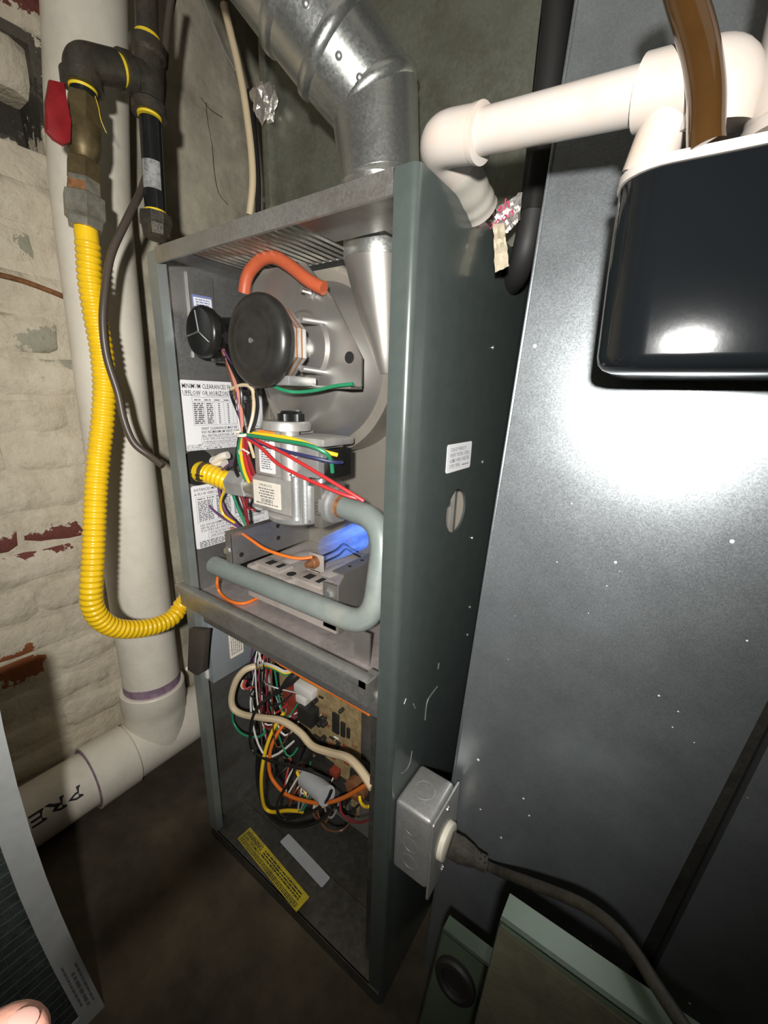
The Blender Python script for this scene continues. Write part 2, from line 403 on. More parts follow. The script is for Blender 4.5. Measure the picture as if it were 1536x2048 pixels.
def wloc(o):
    p = V((0, 0, 0))
    while o: p += o.location; o = o.parent
    return p
def tag(o, label=None, cat=None, group=None, kind=None):
    if label: o['label'] = label
    if cat: o['category'] = cat
    if group: o['group'] = group
    if kind: o['kind'] = kind
    return o
def thing(name, loc, label, cat, group=None):
    o = bpy.data.objects.new(name, None); o.empty_display_size = 0.02
    o.location = loc; col.objects.link(o)
    return tag(o, label, cat, group)
def build(name, mb, material, parent=None, label=None, cat=None, group=None, kind=None, smooth=38):
    if parent is not None:
        off = wloc(parent); me = mb.mesh(name, off, smooth); loc = V((0, 0, 0))
    else:
        xs = [v.co for v in mb.bm.verts]
        lo = V([min(c[i] for c in xs) for i in range(3)]); hi = V([max(c[i] for c in xs) for i in range(3)])
        loc = V(((lo.x + hi.x) / 2, (lo.y + hi.y) / 2, lo.z)); me = mb.mesh(name, loc, smooth)
    me.materials.append(material)
    o = bpy.data.objects.new(name, me); o.location = loc; col.objects.link(o)
    o.parent = parent
    return tag(o, label, cat, group, kind)
def smooth_path(pts, k=6):
    P = [V(p) for p in pts]; out = []
    for i in range(len(P) - 1):
        p0, p1, p2, p3 = P[max(i - 1, 0)], P[i], P[i + 1], P[min(i + 2, len(P) - 1)]
        for j in range(k):
            t = j / k
            out.append(0.5 * ((2 * p1) + (p2 - p0) * t + (2 * p0 - 5 * p1 + 4 * p2 - p3) * t * t + (3 * p1 - p0 - 3 * p2 + p3) * t ** 3))
    out.append(P[-1]); return out
def fillet_path(pts, r, k=8):
    P = [V(p) for p in pts]; out = [P[0]]
    for i in range(1, len(P) - 1):
        a, b, c = P[i - 1], P[i], P[i + 1]
        u, w = (a - b), (c - b); rr = min(r, u.length * 0.49, w.length * 0.49)
        s, e = b + u.normalized() * rr, b + w.normalized() * rr
        for j in range(k + 1):
            t = j / k; out.append(s * (1 - t) ** 2 + b * 2 * t * (1 - t) + e * t * t)
    out.append(P[-1]); return out
def wire(name, pts, r, material, parent=None, seg=8, k=6, **kw):
    return build(name, MB().tube(smooth_path(pts, k), r, seg), material, parent, **kw)

# flat print: lettering and rules laid on a plane
_txt = {}
def txt_mesh(s, bold=0.003):
    if (s, bold) in _txt: return _txt[(s, bold)]
    cu = bpy.data.curves.new('print', 'FONT'); cu.body = s; cu.size = 1.0; cu.resolution_u = 1; cu.offset = bold
    ob = bpy.data.objects.new('print', cu); col.objects.link(ob)
    dg = bpy.context.evaluated_depsgraph_get(); dg.update()
    me = bpy.data.meshes.new_from_object(ob.evaluated_get(dg))
    vs = [v.co.copy() for v in me.vertices]; fs = [tuple(p.vertices) for p in me.polygons]
    bpy.data.objects.remove(ob); bpy.data.curves.remove(cu); bpy.data.meshes.remove(me)
    _txt[(s, bold)] = (vs, fs); return vs, fs
class Print:
    def __init__(self, origin, ux, uy, lift=0.0005, warp=None):
        self.o, self.ux, self.uy = V(origin), V(ux).normalized(), V(uy).normalized()
        self.n = self.ux.cross(self.uy); self.lift = lift; self.mb = MB(); self.warp = warp
    def pt(self, x, y):
        if self.warp: return V(self.warp(x, y))
        return self.o + self.ux * x + self.uy * y + self.n * self.lift
    def text(self, s, x, y, size, width=None, bold=0.003):
        vs, fs = txt_mesh(s, bold)
        if not vs: return self
        k = 1.0
        if width: k = width / (max(v.x for v in vs) * size)
        b = [self.mb.bm.verts.new(self.pt(x + v.x * size * k, y + v.y * size)) for v in vs]
        for f in fs:
            try: self.mb.bm.faces.new([b[i] for i in f])
            except ValueError: pass
        return self
    def rect(self, x0, y0, x1, y1):
        b = [self.mb.bm.verts.new(self.pt(*p)) for p in ((x0, y0), (x1, y0), (x1, y1), (x0, y1))]
        self.mb.bm.faces.new(b); return self
    def frame(self, x0, y0, x1, y1, t):
        self.rect(x0, y0, x1, y0 + t).rect(x0, y1 - t, x1, y1).rect(x0, y0, x0 + t, y1).rect(x1 - t, y0, x1, y1); return self
    def scribble(self, x0, y0, x1, size):
        """one line of print too fine to read: short dashes like words"""
        x = x0
        while x < x1:
            w = min(size * random.uniform(0.8, 3.2), x1 - x)
            self.rect(x, y0, x + w, y0 + size * 0.62); x += w + size * 0.5
        return self
    def build(self, name, material, parent):
        me = self.mb.mesh(name, wloc(parent), 0); me.materials.append(material)
        o = bpy.data.objects.new(name, me); col.objects.link(o); o.parent = parent; o['kind'] = 'stuff'; return o
def rounded(w, h, r, k=4):
    out = []
    for cx, cy, a0 in ((w - r, h - r, 0), (r, h - r, 90), (r, r, 180), (w - r, r, 270)):
        for j in range(k + 1):
            a = math.radians(a0 + 90 * j / k); out.append((cx + r * math.cos(a), cy + r * math.sin(a)))
    return out
def sheet(name, origin, ux, uy, w, h, material, parent, r=0.003, t=0.0006, **kw):
    ux, uy = V(ux).normalized(), V(uy).normalized(); n = ux.cross(uy)
    return build(name, MB().prism(rounded(w, h, r), origin, ux, uy, n * t), material, parent, smooth=0, **kw)
def bolt(name, p, axis, r, h, material, parent, hexa=True):
    mb = MB(); ax = V(axis).normalized()
    mb.lathe(p, ax, [(0, r * 1.25), (h * 0.25, r * 1.25), (h * 0.3, r), (h, r * 0.95), (h, 0.0)], 6 if hexa else 14)
    return build(name, mb, material, parent, smooth=20)

# ------------------------------------------------------------------ painted masonry material
WX = -0.362
def masonry(name, patches):
    m = bpy.data.materials.new(name); m.use_nodes = True
    nt = m.node_tree; N = nt.nodes; L = nt.links
    b = N['Principled BSDF']; b.inputs['Roughness'].default_value = 0.8
    g = N.new('ShaderNodeNewGeometry')
    def nz(scale, detail=8, rough=0.65):
        n = N.new('ShaderNodeTexNoise'); n.inputs['Scale'].default_value = scale
        n.inputs['Detail'].default_value = detail; n.inputs['Roughness'].default_value = rough
        L.new(g.outputs['Position'], n.inputs['Vector']); return n.outputs['Fac']
    def ramp(f, p0, p1, c0, c1):
        r = N.new('ShaderNodeValToRGB'); r.color_ramp.elements[0].position = p0; r.color_ramp.elements[1].position = p1
        r.color_ramp.elements[0].color = (*c0, 1); r.color_ramp.elements[1].color = (*c1, 1)
        L.new(f, r.inputs['Fac']); return r.outputs['Color']
    def mix(f, a, c):
        x = N.new('ShaderNodeMix'); x.data_type = 'RGBA'
        L.new(f, x.inputs['Factor']); L.new(a, x.inputs['A'])
        if isinstance(c, tuple): x.inputs['B'].default_value = (*c, 1)
        else: L.new(c, x.inputs['B'])
        return x.outputs['Result']
    base = ramp(nz(11), 0.3, 0.75, (0.56, 0.49, 0.365), (0.70, 0.63, 0.50))
    base = mix(ramp(nz(5, 10, 0.75), 0.52, 0.70, (0, 0, 0), (0.75,) * 3), base, (0.36, 0.30, 0.21))
    base = mix(ramp(nz(45, 6, 0.8), 0.63, 0.70, (0, 0, 0), (0.55,) * 3), base, (0.14, 0.12, 0.09))
    wob = nz(38, 6, 0.7)
    for (cy, cz, ry, rz, colr, k) in patches:
        s = N.new('ShaderNodeVectorMath'); s.operation = 'SUBTRACT'
        L.new(g.outputs['Position'], s.inputs[0]); s.inputs[1].default_value = (WX, cy, cz)
        t = N.new('ShaderNodeVectorMath'); t.operation = 'MULTIPLY'
        L.new(s.outputs['Vector'], t.inputs[0]); t.inputs[1].default_value = (0, 1 / ry, 1 / rz)
        ln = N.new('ShaderNodeVectorMath'); ln.operation = 'LENGTH'; L.new(t.outputs['Vector'], ln.inputs[0])
        ad = N.new('ShaderNodeMath'); ad.operation = 'MULTIPLY_ADD'
        L.new(wob, ad.inputs[0]); ad.inputs[1].default_value = 2.4; L.new(ln.outputs['Value'], ad.inputs[2])
        lt = N.new('ShaderNodeMath'); lt.operation = 'LESS_THAN'; L.new(ad.outputs['Value'], lt.inputs[0]); lt.inputs[1].default_value = 2.05
        mu = N.new('ShaderNodeMath'); mu.operation = 'MULTIPLY'; L.new(lt.outputs['Value'], mu.inputs[0]); mu.inputs[1].default_value = k
        base = mix(mu.outputs['Value'], base, colr)
    L.new(base, b.inputs['Base Color'])
    bp = N.new('ShaderNodeBump'); bp.inputs['Strength'].default_value = 0.7; bp.inputs['Distance'].default_value = 0.006
    L.new(nz(55, 8, 0.6), bp.inputs['Height'])
    bp2 = N.new('ShaderNodeBump'); bp2.inputs['Strength'].default_value = 0.6; bp2.inputs['Distance'].default_value = 0.02
    L.new(nz(14, 6, 0.55), bp2.inputs['Height']); L.new(bp.outputs['Normal'], bp2.inputs['Normal'])
    L.new(bp2.outputs['Normal'], b.inputs['Normal'])
    return m
pc = [(-0.3620, -0.0941, 0.6057), (-0.3620, -0.1680, 0.3521), (-0.3620, 0.0055, 1.1579), (-0.3620, -0.0130, 0.9905), (-0.3620, 0.0391, 1.5236), (-0.3620, 0.0040, 1.4314), (-0.3620, 0.0069, 1.3886)]
RED, ORG, GRN, DRK = (0.16, 0.045, 0.035), (0.28, 0.085, 0.025), (0.25, 0.26, 0.19), (0.035, 0.03, 0.022)
M_wall = masonry('painted_brick', [
    (pc[0][1], pc[0][2], 0.105, 0.030, RED, 1.0), (pc[1][1], pc[1][2], 0.055, 0.042, ORG, 1.0),
    (pc[2][1], pc[2][2], 0.05, 0.03, GRN, 0.8), (pc[3][1], pc[3][2], 0.06, 0.04, GRN, 0.7),
    (pc[4][1] - 0.02, pc[4][2] + 0.02, 0.05, 0.03, RED, 1.0)])
M_mortar = masonry('painted_mortar', [(pc[5][1], pc[5][2], 0.13, 0.09, DRK, 0.9), (pc[6][1] - 0.03, pc[6][2], 0.1, 0.06, DRK, 0.9)])
M_parge = mat('parged_wall', (0.50, 0.455, 0.35), 0.9, 0, var=0.25, vscale=10, bump=0.9, bscale=60, dirt=(0.20, 0.175, 0.125), dirt_amt=0.7, dirt_scale=6)

# ------------------------------------------------------------------ room shell
build('floor', MB().box(-0.5, 1.6, -1.2, 1.2, -0.06, 0.0), M_floor, kind='structure')
PY0, PY1, PZ0, PZ1 = -0.30, 0.03, 1.315, 1.475
mb = MB().box(WX - 0.15, WX - 0.005, -1.2, 0.165, 0, PZ0).box(WX - 0.15, WX - 0.005, -1.2, 0.165, PZ1, 2.2)
mb.box(WX - 0.15, WX - 0.005, -1.2, PY0, PZ0, PZ1).box(WX - 0.15, WX - 0.005, PY1, 0.165, PZ0, PZ1).box(WX - 0.15, WX - 0.09, PY0, PY1, PZ0, PZ1)
wl = build('wall_left', mb, M_mortar, kind='structure')
# rough parging where the wall runs on behind the plenum
mb = MB()
def parge(u, v):
    y, z = 0.165 + 0.9 * u, 2.2 * v
    return V((WX + 0.004 + 0.016 * (noise.noise(V((y * 7, z * 7, 3))) + 0.5 * noise.noise(V((y * 19, z * 19, 1)))), y, z))
mb.grid(parge, 36, 80, 0.12, (-1, 0, 0))
build('parging', mb, M_parge, wl, smooth=60)
# cracks in the parging: thin dark fissures
for cr in ([(-0.3500, 0.3577, 1.5457), (-0.3500, 0.3584, 1.5134), (-0.3500, 0.3657, 1.4688), (-0.3500, 0.3664, 1.4198), (-0.3500, 0.3746, 1.3771), (-0.3500, 0.3982, 1.3612)],
           [(-0.3500, 0.3457, 1.5491), (-0.3500, 0.3670, 1.5380), (-0.3500, 0.3994, 1.5369)],):
    wire('crack', cr, 0.0005, M_hole, wl, seg=5, k=4)
# bricks: five rough-cast shapes shared in a loop
def brick_mesh(i):
    mb = MB(); l, h, d = 0.232, 0.066, 0.03
    def f(u, v):
        y, z = (u - 0.5) * l, (v - 0.5) * h
        e = min(u, 1 - u) * l; e2 = min(v, 1 - v) * h
        rnd = -0.007 * (1 - min(1, e / 0.012)) ** 2 - 0.007 * (1 - min(1, e2 / 0.012)) ** 2
        n = noise.noise(V((y * 22, z * 22, i * 5.3))) * 0.0045
        return V((rnd + n, y + 0.004 * noise.noise(V((z * 30, y * 9, i))), z + 0.004 * noise.noise(V((y * 16, i * 3, z * 9)))))
    mb.grid(f, 10, 5, d, (-1, 0, 0))
    me = mb.mesh('brick', V((0, 0, 0)), 60); me.materials.append(M_wall); return me
bm_list = [brick_mesh(i) for i in range(5)]
row = 0; z = 0.036
while z < 1.62:
    y = -0.48 + (0.118 if row % 2 else 0.0)
    while y < 0.20:
        if y + 0.116 < 0.175 and not (PZ0 - 0.03 < z < PZ1 + 0.03 and y - 0.11 < PY1 and y + 0.11 > PY0):
            o = bpy.data.objects.new('brick', bm_list[random.randrange(5)])
            o.location = V((WX + random.uniform(-0.002, 0.004), y + random.uniform(-0.004, 0.004), z + random.uniform(-0.002, 0.002))) - wloc(wl)
            o.rotation_euler = (random.uniform(-0.02, 0.02), 0, random.uniform(-0.02, 0.02))
            col.objects.link(o); o.parent = wl
        y += 0.242
    row += 1; z += 0.0745
o = bpy.data.objects.new('brick', bm_list[2]); sp_ = [(-0.3740, 0.0301, 1.4476)][0]
o.location = V((WX - 0.012, sp_[1] - 0.116, sp_[2])) - wloc(wl); o.scale = (2.2, 1.0, 1.25)
col.objects.link(o); o.parent = wl
build('wall_back', MB().box(-0.5, 1.6, 1.05, 1.2, 0, 2.2), M_back, kind='structure')
build('unseen_wall_front', MB().box(-0.5, 1.6, -1.35, -1.2, 0, 2.2), M_back, kind='structure')  # unseen wall, added so the duct panel reflects something dark
build('unseen_wall_right', MB().box(1.6, 1.75, -1.35, 1.2, 0, 2.2), M_back, kind='structure')  # also unseen, added to keep the metal's reflections dark on this side
build('ceiling', MB().box(-0.5, 1.6, -0.1, 1.2, 2.2, 2.3), M_wood, kind='structure')
# rusty wire stretched across the brick face
wire('rusty_wire', [(-0.3460, -0.0890, 1.0966), (-0.3460, -0.0495, 1.0938), (-0.3460, -0.0144, 1.0865), (-0.3300, 0.0069, 1.0773)], 0.0045, M_rust, label='rusty rod running across the cream painted brick beside the tall drain pipe', cat='rod')

# ------------------------------------------------------------------ furnace cabinet
W, H, D = 0.445, 1.103, 0.70
fc = thing('furnace_cabinet', (W / 2, D / 2, 0), 'open grey-green upright gas furnace cabinet standing on the concrete floor, its doors removed', 'furnace')
lp = build('side_panel', MB().box(0, 0.003, 0.0032, D, 0, H - 0.003), M_galv_in, fc)
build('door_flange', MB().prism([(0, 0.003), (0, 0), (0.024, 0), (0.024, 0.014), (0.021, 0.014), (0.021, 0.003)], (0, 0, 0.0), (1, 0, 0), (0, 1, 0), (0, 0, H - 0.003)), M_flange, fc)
# right side: front roll, flange, plate with the gas knockout hole
HY, HZ, HR = 0.131, 0.775, 0.029
mb = MB()
arc = [(W - 0.008 + 0.008 * math.sin(a), 0.008 - 0.008 * math.cos(a)) for a in [math.pi / 2 * k / 6 for k in range(7)]]
mb.prism([(0.421, 0.016), (0.421, 0.0)] + arc + [(W, 0.06), (W - 0.003, 0.06), (W - 0.003, 0.012), (W - 0.012, 0.003), (0.424, 0.003), (0.424, 0.016)],
         (0, 0, 0.0), (1, 0, 0), (0, 1, 0), (0, 0, H))
mb.plate_hole(W, 0.06, 0.22, 0.69, 0.86, HY, HZ, HR, 0.003)
mb.box(W - 0.003, W, 0.22, D, 0, H).box(W - 0.003, W, 0.06, 0.22, 0, 0.69).box(W - 0.003, W, 0.06, 0.22, 0.86, H)
rp = build('side_panel', mb, M_cab, fc, label='grey-green enamelled right side panel')
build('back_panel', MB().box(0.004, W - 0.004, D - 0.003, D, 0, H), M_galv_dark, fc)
build('top_rail', MB().box(0.0245, 0.4205, -0.001, 0.003, 1.083, H).box(0.0245, 0.4205, 0.0, 0.028, H - 0.003, H), M_galv_rail, fc)
tp = build('top_panel', MB().box(0.0035, 0.06, 0.028, 0.21, H - 0.006, H - 0.003).box(0.27, W - 0.0035, 0.028, 0.095, H - 0.006, H - 0.003)
           .box(0.06, 0.27, 0.15, 0.21, H - 0.006, H - 0.003).box(0.345, W - 0.0035, 0.095, 0.21, H - 0.006, H - 0.003)
           .box(0.0035, W - 0.0035, 0.21, D - 0.004, H - 0.006, H - 0.003), M_galv_in, fc)
slat_me = MB().box(-0.0035, 0.0035, -0.061, 0.061, -0.0015, 0.0015).mesh('slat', V((0, 0, 0)), 0); slat_me.materials.append(M_galv_rail)
for k in range(16):
    o = bpy.data.objects.new('slat', slat_me); col.objects.link(o)
    o.location = V((0.066 + k * 0.013, 0.089, H - 0.0045)) - wloc(tp); o.rotation_euler = (0, 0.5, 0); o.parent = tp
# middle rail between the two door openings
build('door_rail', MB().box(-0.004, 0.414, -0.014, 0.002, 0.577, 0.590, 0.0015).box(0.002, 0.414, -0.009, 0.002, 0.552, 0.577)
      .box(0.402, 0.416, -0.014, 0.012, 0.556, 0.588), M_galv_rail, fc)
build('burner_deck', MB().box(0.0035, W - 0.0035, 0.0025, 0.2075, 0.560, 0.565), M_deck, fc)
build('blower_door_lip', MB().box(0.045, 0.42, 0.004, 0.016, 0.527, 0.559, 0.001), M_galv_in, fc)
build('vestibule_panel', MB().box(0.0035, W - 0.0035, 0.208, 0.211, 0.566, H - 0.007), M_scroll, fc)
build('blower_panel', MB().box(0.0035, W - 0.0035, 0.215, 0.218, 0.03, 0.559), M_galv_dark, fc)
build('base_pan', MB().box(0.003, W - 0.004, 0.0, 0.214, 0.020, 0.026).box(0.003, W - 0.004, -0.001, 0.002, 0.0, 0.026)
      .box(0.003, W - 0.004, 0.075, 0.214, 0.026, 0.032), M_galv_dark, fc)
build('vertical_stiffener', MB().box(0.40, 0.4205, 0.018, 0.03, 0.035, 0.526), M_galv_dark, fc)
# bracket and bolt seen through the round knockout
bk = build('knockout_bracket', MB().box(W - 0.016, W - 0.013, 0.098, 0.138, 0.735, 0.815).box(W - 0.016, W - 0.006, 0.138, 0.141, 0.735, 0.815)
           .box(W - 0.013, W - 0.004, 0.10, 0.138, 0.740, 0.743), M_steel_plate, fc)
bolt('screw', (W - 0.013, 0.124, 0.785), (1, 0, 0), 0.006, 0.005, M_zinc, bk)
for py_, pz_ in ((0.205, 0.98), (0.208, 0.83), (0.196, 0.72), (0.214, 0.60), (0.215, 0.55)):
    bolt('rivet', (W, py_, pz_), (1, 0, 0), 0.0022, 0.0012, M_zinc, rp, False)

for scr in ([(0.4452, 0.1160, 0.5155), (0.4452, 0.0968, 0.5139), (0.4452, 0.0859, 0.5088), (0.4452, 0.0835, 0.4811)], [(0.4452, 0.0509, 0.4544), (0.4452, 0.0472, 0.4380), (0.4452, 0.0373, 0.4340), (0.4452, 0.0256, 0.4395)],
            [(0.4452, 0.1149, 0.5554), (0.4452, 0.1131, 0.5466)], [(0.4452, 0.0268, 0.5556), (0.4452, 0.0226, 0.5503)], [(0.4452, 0.0471, 0.5333), (0.4452, 0.0533, 0.5219)]):
    wire('scratch', scr, 0.0007, M_galv_box, rp, seg=5, k=4)
# --- clearance labels on the left inner wall (facing +x, text runs towards the back)
def wall_label(y0, y1, z0, z1):
    return sheet('clearance_label', (0.0035, y0, z0), (0, 1, 0), (0, 0, 1), y1 - y0, z1 - z0, M_paper, lp, r=0.006)
lb = wall_label(0.025, 0.187, 0.817, 0.930)
p = Print((0.0041, 0.025, 0.817), (0, 1, 0), (0, 0, 1))
p.text('MINIMUM CLEARANCES FROM COMBUSTIBLE', 0.005, 0.1005, 0.0105, 0.152)
p.text('UPFLOW OR HORIZONTAL INSTALLATION', 0.005, 0.0900, 0.0105, 0.152).rect(0.006, 0.0890, 0.034, 0.0895).rect(0.046, 0.0890, 0.09, 0.0895)
p.text('VENT CLEARANCE MAY BE 1" WHEN TYPE B-1', 0.032, 0.0335, 0.0062, 0.12)
p.text('INSURE MINIMUM VENT CLEARANCES ARE MET', 0.032, 0.0275, 0.0062, 0.12)
p.text('ALL INSTALLATIONS. 24" FRONT CLEARANCE', 0.032, 0.0215, 0.0062, 0.12)
p.text('FOR UPFLOW INSTALLATIONS BASE PLATE REQ', 0.034, 0.0160, 0.0040, 0.115).text('FURNACE IS INSTALLED WITH SIDE OR REAR RET', 0.034, 0.0118, 0.0040, 0.115)
p.frame(0.031, 0.0105, 0.155, 0.0203, 0.0004)
p.build('lettering', M_ink, lb)
p = Print((0.0041, 0.025, 0.817), (0, 1, 0), (0, 0, 1))
p.text('HIGH LIMIT CONTROL/TEV FACTORY SET TO SHUT OFF', 0.004, 0.0072, 0.0040, 0.15)
p.text('BURNERS WHEN THE OUTLET AIR REACHES A TEMP', 0.004, 0.0040, 0.0040, 0.15).text('DESIGNED MAXIMUM OUTLET AIR TEMPERATURE', 0.004, 0.0008, 0.0040, 0.15)
p.frame(0.020, 0.041, 0.155, 0.087, 0.0004).rect(0.020, 0.0795, 0.155, 0.0799)
for xx in (0.042, 0.060, 0.078, 0.096, 0.112, 0.132): p.rect(xx, 0.041, xx + 0.0003, 0.087)
for k in range(7): p.scribble(0.024 + k * 0.0185, 0.0815, 0.035 + k * 0.0185, 0.003)
for j in range(11):
    p.scribble(0.022, 0.0755 - j * 0.0032, 0.040, 0.0036); p.scribble(0.045, 0.0755 - j * 0.0032, 0.057, 0.0034)
    for k in range(5): p.rect(0.067 + k * 0.018, 0.0755 - j * 0.0032, 0.0705 + k * 0.018, 0.0772 - j * 0.0032)
p.build('fine_print', M_ink_grey, lb)
lb = wall_label(0.027, 0.190, 0.643, 0.757)
p = Print((0.0041, 0.027, 0.643), (0, 1, 0), (0, 0, 1))
p.text('DISTANCES MINIMUM AUX MATERIAUX COMBUSTIBLES', 0.006, 0.104, 0.0066, 0.15)
p.text('A FLUX VERS LE HAUT OU HORIZONTAL', 0.006, 0.0965, 0.0066, 0.125)
p.text('LES DEGAGEMENTS DE CONDUIT PEUVENT ETRE', 0.012, 0.0400, 0.0055, 0.14).text('VEUILLEZ VOUS ASSURER QUE LES DISTANCES', 0.012, 0.0345, 0.0055, 0.14)
p.text('TOUTES LES INSTALLATIONS', 0.012, 0.0290, 0.0055, 0.09)
p.text('POUR LES INSTALLATIONS A FLUX MONTANT', 0.030, 0.0220, 0.0048, 0.11).text('UNE PLAQUE DE BASE EST REQUISE', 0.030, 0.0172, 0.0048, 0.09)
p.frame(0.026, 0.0155, 0.150, 0.0270, 0.0004)
p.build('lettering', M_ink, lb)
p = Print((0.0041, 0.027, 0.643), (0, 1, 0), (0, 0, 1))
p.frame(0.008, 0.047, 0.155, 0.0935, 0.0004).rect(0.008, 0.087, 0.155, 0.0873)
for xx in (0.030, 0.048, 0.066, 0.084, 0.102, 0.120, 0.138): p.rect(xx, 0.047, xx + 0.0003, 0.0935)
for k in range(8): p.scribble(0.011 + k * 0.018, 0.0888, 0.025 + k * 0.018, 0.0032)
for j in range(12):
    for k in range(8): p.scribble(0.011 + k * 0.018, 0.0838 - j * 0.0031, (0.028 if k == 0 else 0.022) + k * 0.018, 0.003)
for j in range(4): p.scribble(0.008, 0.0108 - j * 0.0030, 0.150, 0.003)
p.build('fine_print', M_ink_grey, lb)
# label on the right outer side (reads from front to back)
lb = sheet('wrench_label', (W, 0.092, 0.8285), (0, 1, 0), (0, 0.0, 1), 0.070, 0.034, M_paper, rp, r=0.003)
p = Print((W + 0.0006, 0.092, 0.8285), (0, 1, 0), (0, 0, 1))
for j, s in enumerate(('USE BACKUP WRENCH TO', 'PREVENT TWISTING CONTROL', 'ASSEMBLY WHEN CONNECTING', 'SUPPLY PIPING')):
    p.text(s, 0.007, 0.0250 - j * 0.0066, 0.0068, (0.046, 0.056, 0.056, 0.030)[j])
p.scribble(0.043, 0.0058, 0.062, 0.0022)
p.build('lettering', M_ink_grey, lb)
# stickers on the base pan
a, b_, c_ = [(0.0708, 0.0192, 0.0265), (0.2614, 0.0026, 0.0265), (0.0730, 0.0513, 0.0265)]
ux = (V(b_) - V(a)); ux.z = 0; wst = ux.length; uy = V((-ux.y, ux.x, 0)).normalized()
lb = sheet('warning_sticker', (a[0], a[1] - 0.004, 0.0264), ux, uy, wst, 0.030, M_sticker, fc, r=0.001)
p = Print((a[0], a[1] - 0.004, 0.0270), ux, uy)
p.text('WARNING', 0.004, 0.0165, 0.0125, 0.052, 0.014).text('AVERTISSEMENT', 0.003, 0.0105, 0.0062, 0.060)
for j in range(3): p.scribble(0.064, 0.022 - j * 0.0045, wst - 0.012, 0.0035)
for j in range(3): p.scribble(0.004, 0.0070 - j * 0.0026, wst - 0.006, 0.0022)
p.build('lettering', M_ink, lb)
a, b_ = [(0.1498, 0.0493, 0.0330), (0.2750, 0.0396, 0.0330)]
ux = (V(b_) - V(a)); ux.z = 0; uy = V((-ux.y, ux.x, 0)).normalized()
sheet('blank_sticker', (a[0], a[1] + 0.01, 0.0325), ux, uy, ux.length, 0.022, M_grey_tag, fc, r=0.003)

# ------------------------------------------------------------------ draft inducer
di = thing('draft_inducer', (0.21, 0.14, 0.82), 'draft inducer blower with a round black motor cap in the upper compartment', 'blower')
CX, CZ = 0.208, 0.976
mb = MB(); mb.lathe((CX, 0.032, CZ), (0, -1, 0), [(0, 0.044), (0.001, 0.052), (0.004, 0.0552), (0.009, 0.0565), (0.014, 0.0560), (0.018, 0.0535), (0.021, 0.0495), (0.0225, 0.0450),
                                                  (0.0230, 0.039), (0.0222, 0.0365), (0.0226, 0.034), (0.0236, 0.031), (0.0232, 0.029), (0.0236, 0.010), (0.0236, 0.0)], 48)
build('motor_cap', mb, M_black_cap, di, smooth=60)
build('cap_rivet', MB().lathe((CX, 0.0088, CZ), (0, -1, 0), [(0, 0.0035), (0.0014, 0.0032), (0.002, 0)], 14), M_zinc, di)
mb = MB(); oct_ = [(0.045 * math.cos(a), 0.045 * math.sin(a)) for a in [math.pi / 8 + math.pi / 4 * k for k in range(8)]]
mb.prism(oct_, (CX, 0.030, CZ), (1, 0, 0), (0, 0, 1), (0, 0.034, 0), 0.003)
st = build('stator', mb, M_alum, di)
build('winding_band', MB().prism([(x * 1.012, y * 1.012) for x, y in oct_], (CX, 0.044, CZ), (1, 0, 0), (0, 0, 1), (0, 0.0022, 0)), M_copper, st)
build('winding_band', MB().prism([(x * 1.012, y * 1.012) for x, y in oct_], (CX, 0.053, CZ), (1, 0, 0), (0, 0, 1), (0, 0.0022, 0)), M_copper, st)
for s in (-1, 1):
    build('stator_foot', MB().box(CX - 0.012 + s * 0.03, CX + 0.012 + s * 0.03, 0.030, 0.080, CZ - 0.052, CZ - 0.040, 0.002), M_alum, st)
build('bearing_boss', MB().lathe((CX, 0.062, CZ), (0, 1, 0), [(0, 0.030), (0.012, 0.030), (0.014, 0.02), (0.034, 0.02)], 28), M_alum, di)
for sx, sz in ((-1, 1), (1, 1), (1, -1), (-1, -1)):
    build('standoff', MB().tube([(CX + sx * 0.034, 0.06, CZ + sz * 0.030), (CX + sx * 0.036, 0.104, CZ + sz * 0.032)], 0.0045, 10), M_zinc, di)
# mounting plate with bottom lip
poly = [(0.086, 0.926), (0.312, 0.926), (0.312, 0.962), (0.262, 1.036), (0.214, 1.083), (0.130, 1.085), (0.092, 1.060)]
mb = MB(); mb.prism(poly, (0, 0.098, 0), (1, 0, 0), (0, 0, 1), (0, 0.003, 0))
mb.box(0.086, 0.312, 0.076, 0.1005, 0.922, 0.926, 0.001)
mb.lathe((CX, 0.098, CZ), (0, -1, 0), [(0, 0.05), (0.005, 0.046), (0.0055, 0.0)], 36)
pl_ = build('mounting_plate', mb, M_steel_plate, di)
build('plate_hole', MB().lathe((0.292, 0.0978, 0.962), (0, -1, 0), [(0, 0.0075), (0.0006, 0.0075)], 18), M_hole, pl_)
for bx, bz in ((0.224, 1.045), (0.12, 0.945), (0.215, 0.936)):
    bolt('mounting_bolt', (bx, 0.098, bz), (0, -1, 0), 0.007, 0.005, M_zinc, di)
    build('stud', MB().tube([(bx, 0.095, bz), (bx, 0.080, bz)], 0.0028, 8), M_zinc, di)
# scroll housing: a spiral drum standing on the vestibule panel
SCX, SCZ = 0.195, 0.957
prof = []
for k in range(64):
    a = 2 * math.pi * k / 64
    r = 0.139 + 0.006 * math.cos(a - 2.4)
    prof.append((SCX + r * math.cos(a), min(SCZ + r * math.sin(a), 1.089)))
mb = MB(); mb.prism(prof, (0, 0.150, 0), (1, 0, 0), (0, 0, 1), (0, 0.057, 0), 0.008)
build('scroll_housing', mb, M_scroll, di, smooth=50)
mb = MB(); mb.lathe((SCX, 0.152, SCZ), (0, -1, 0), [(0, 0.118), (0.010, 0.112), (0.046, 0.086), (0.050, 0.08), (0.050, 0)], 56)
build('scroll_cover', mb, M_steel_plate, di, smooth=50)
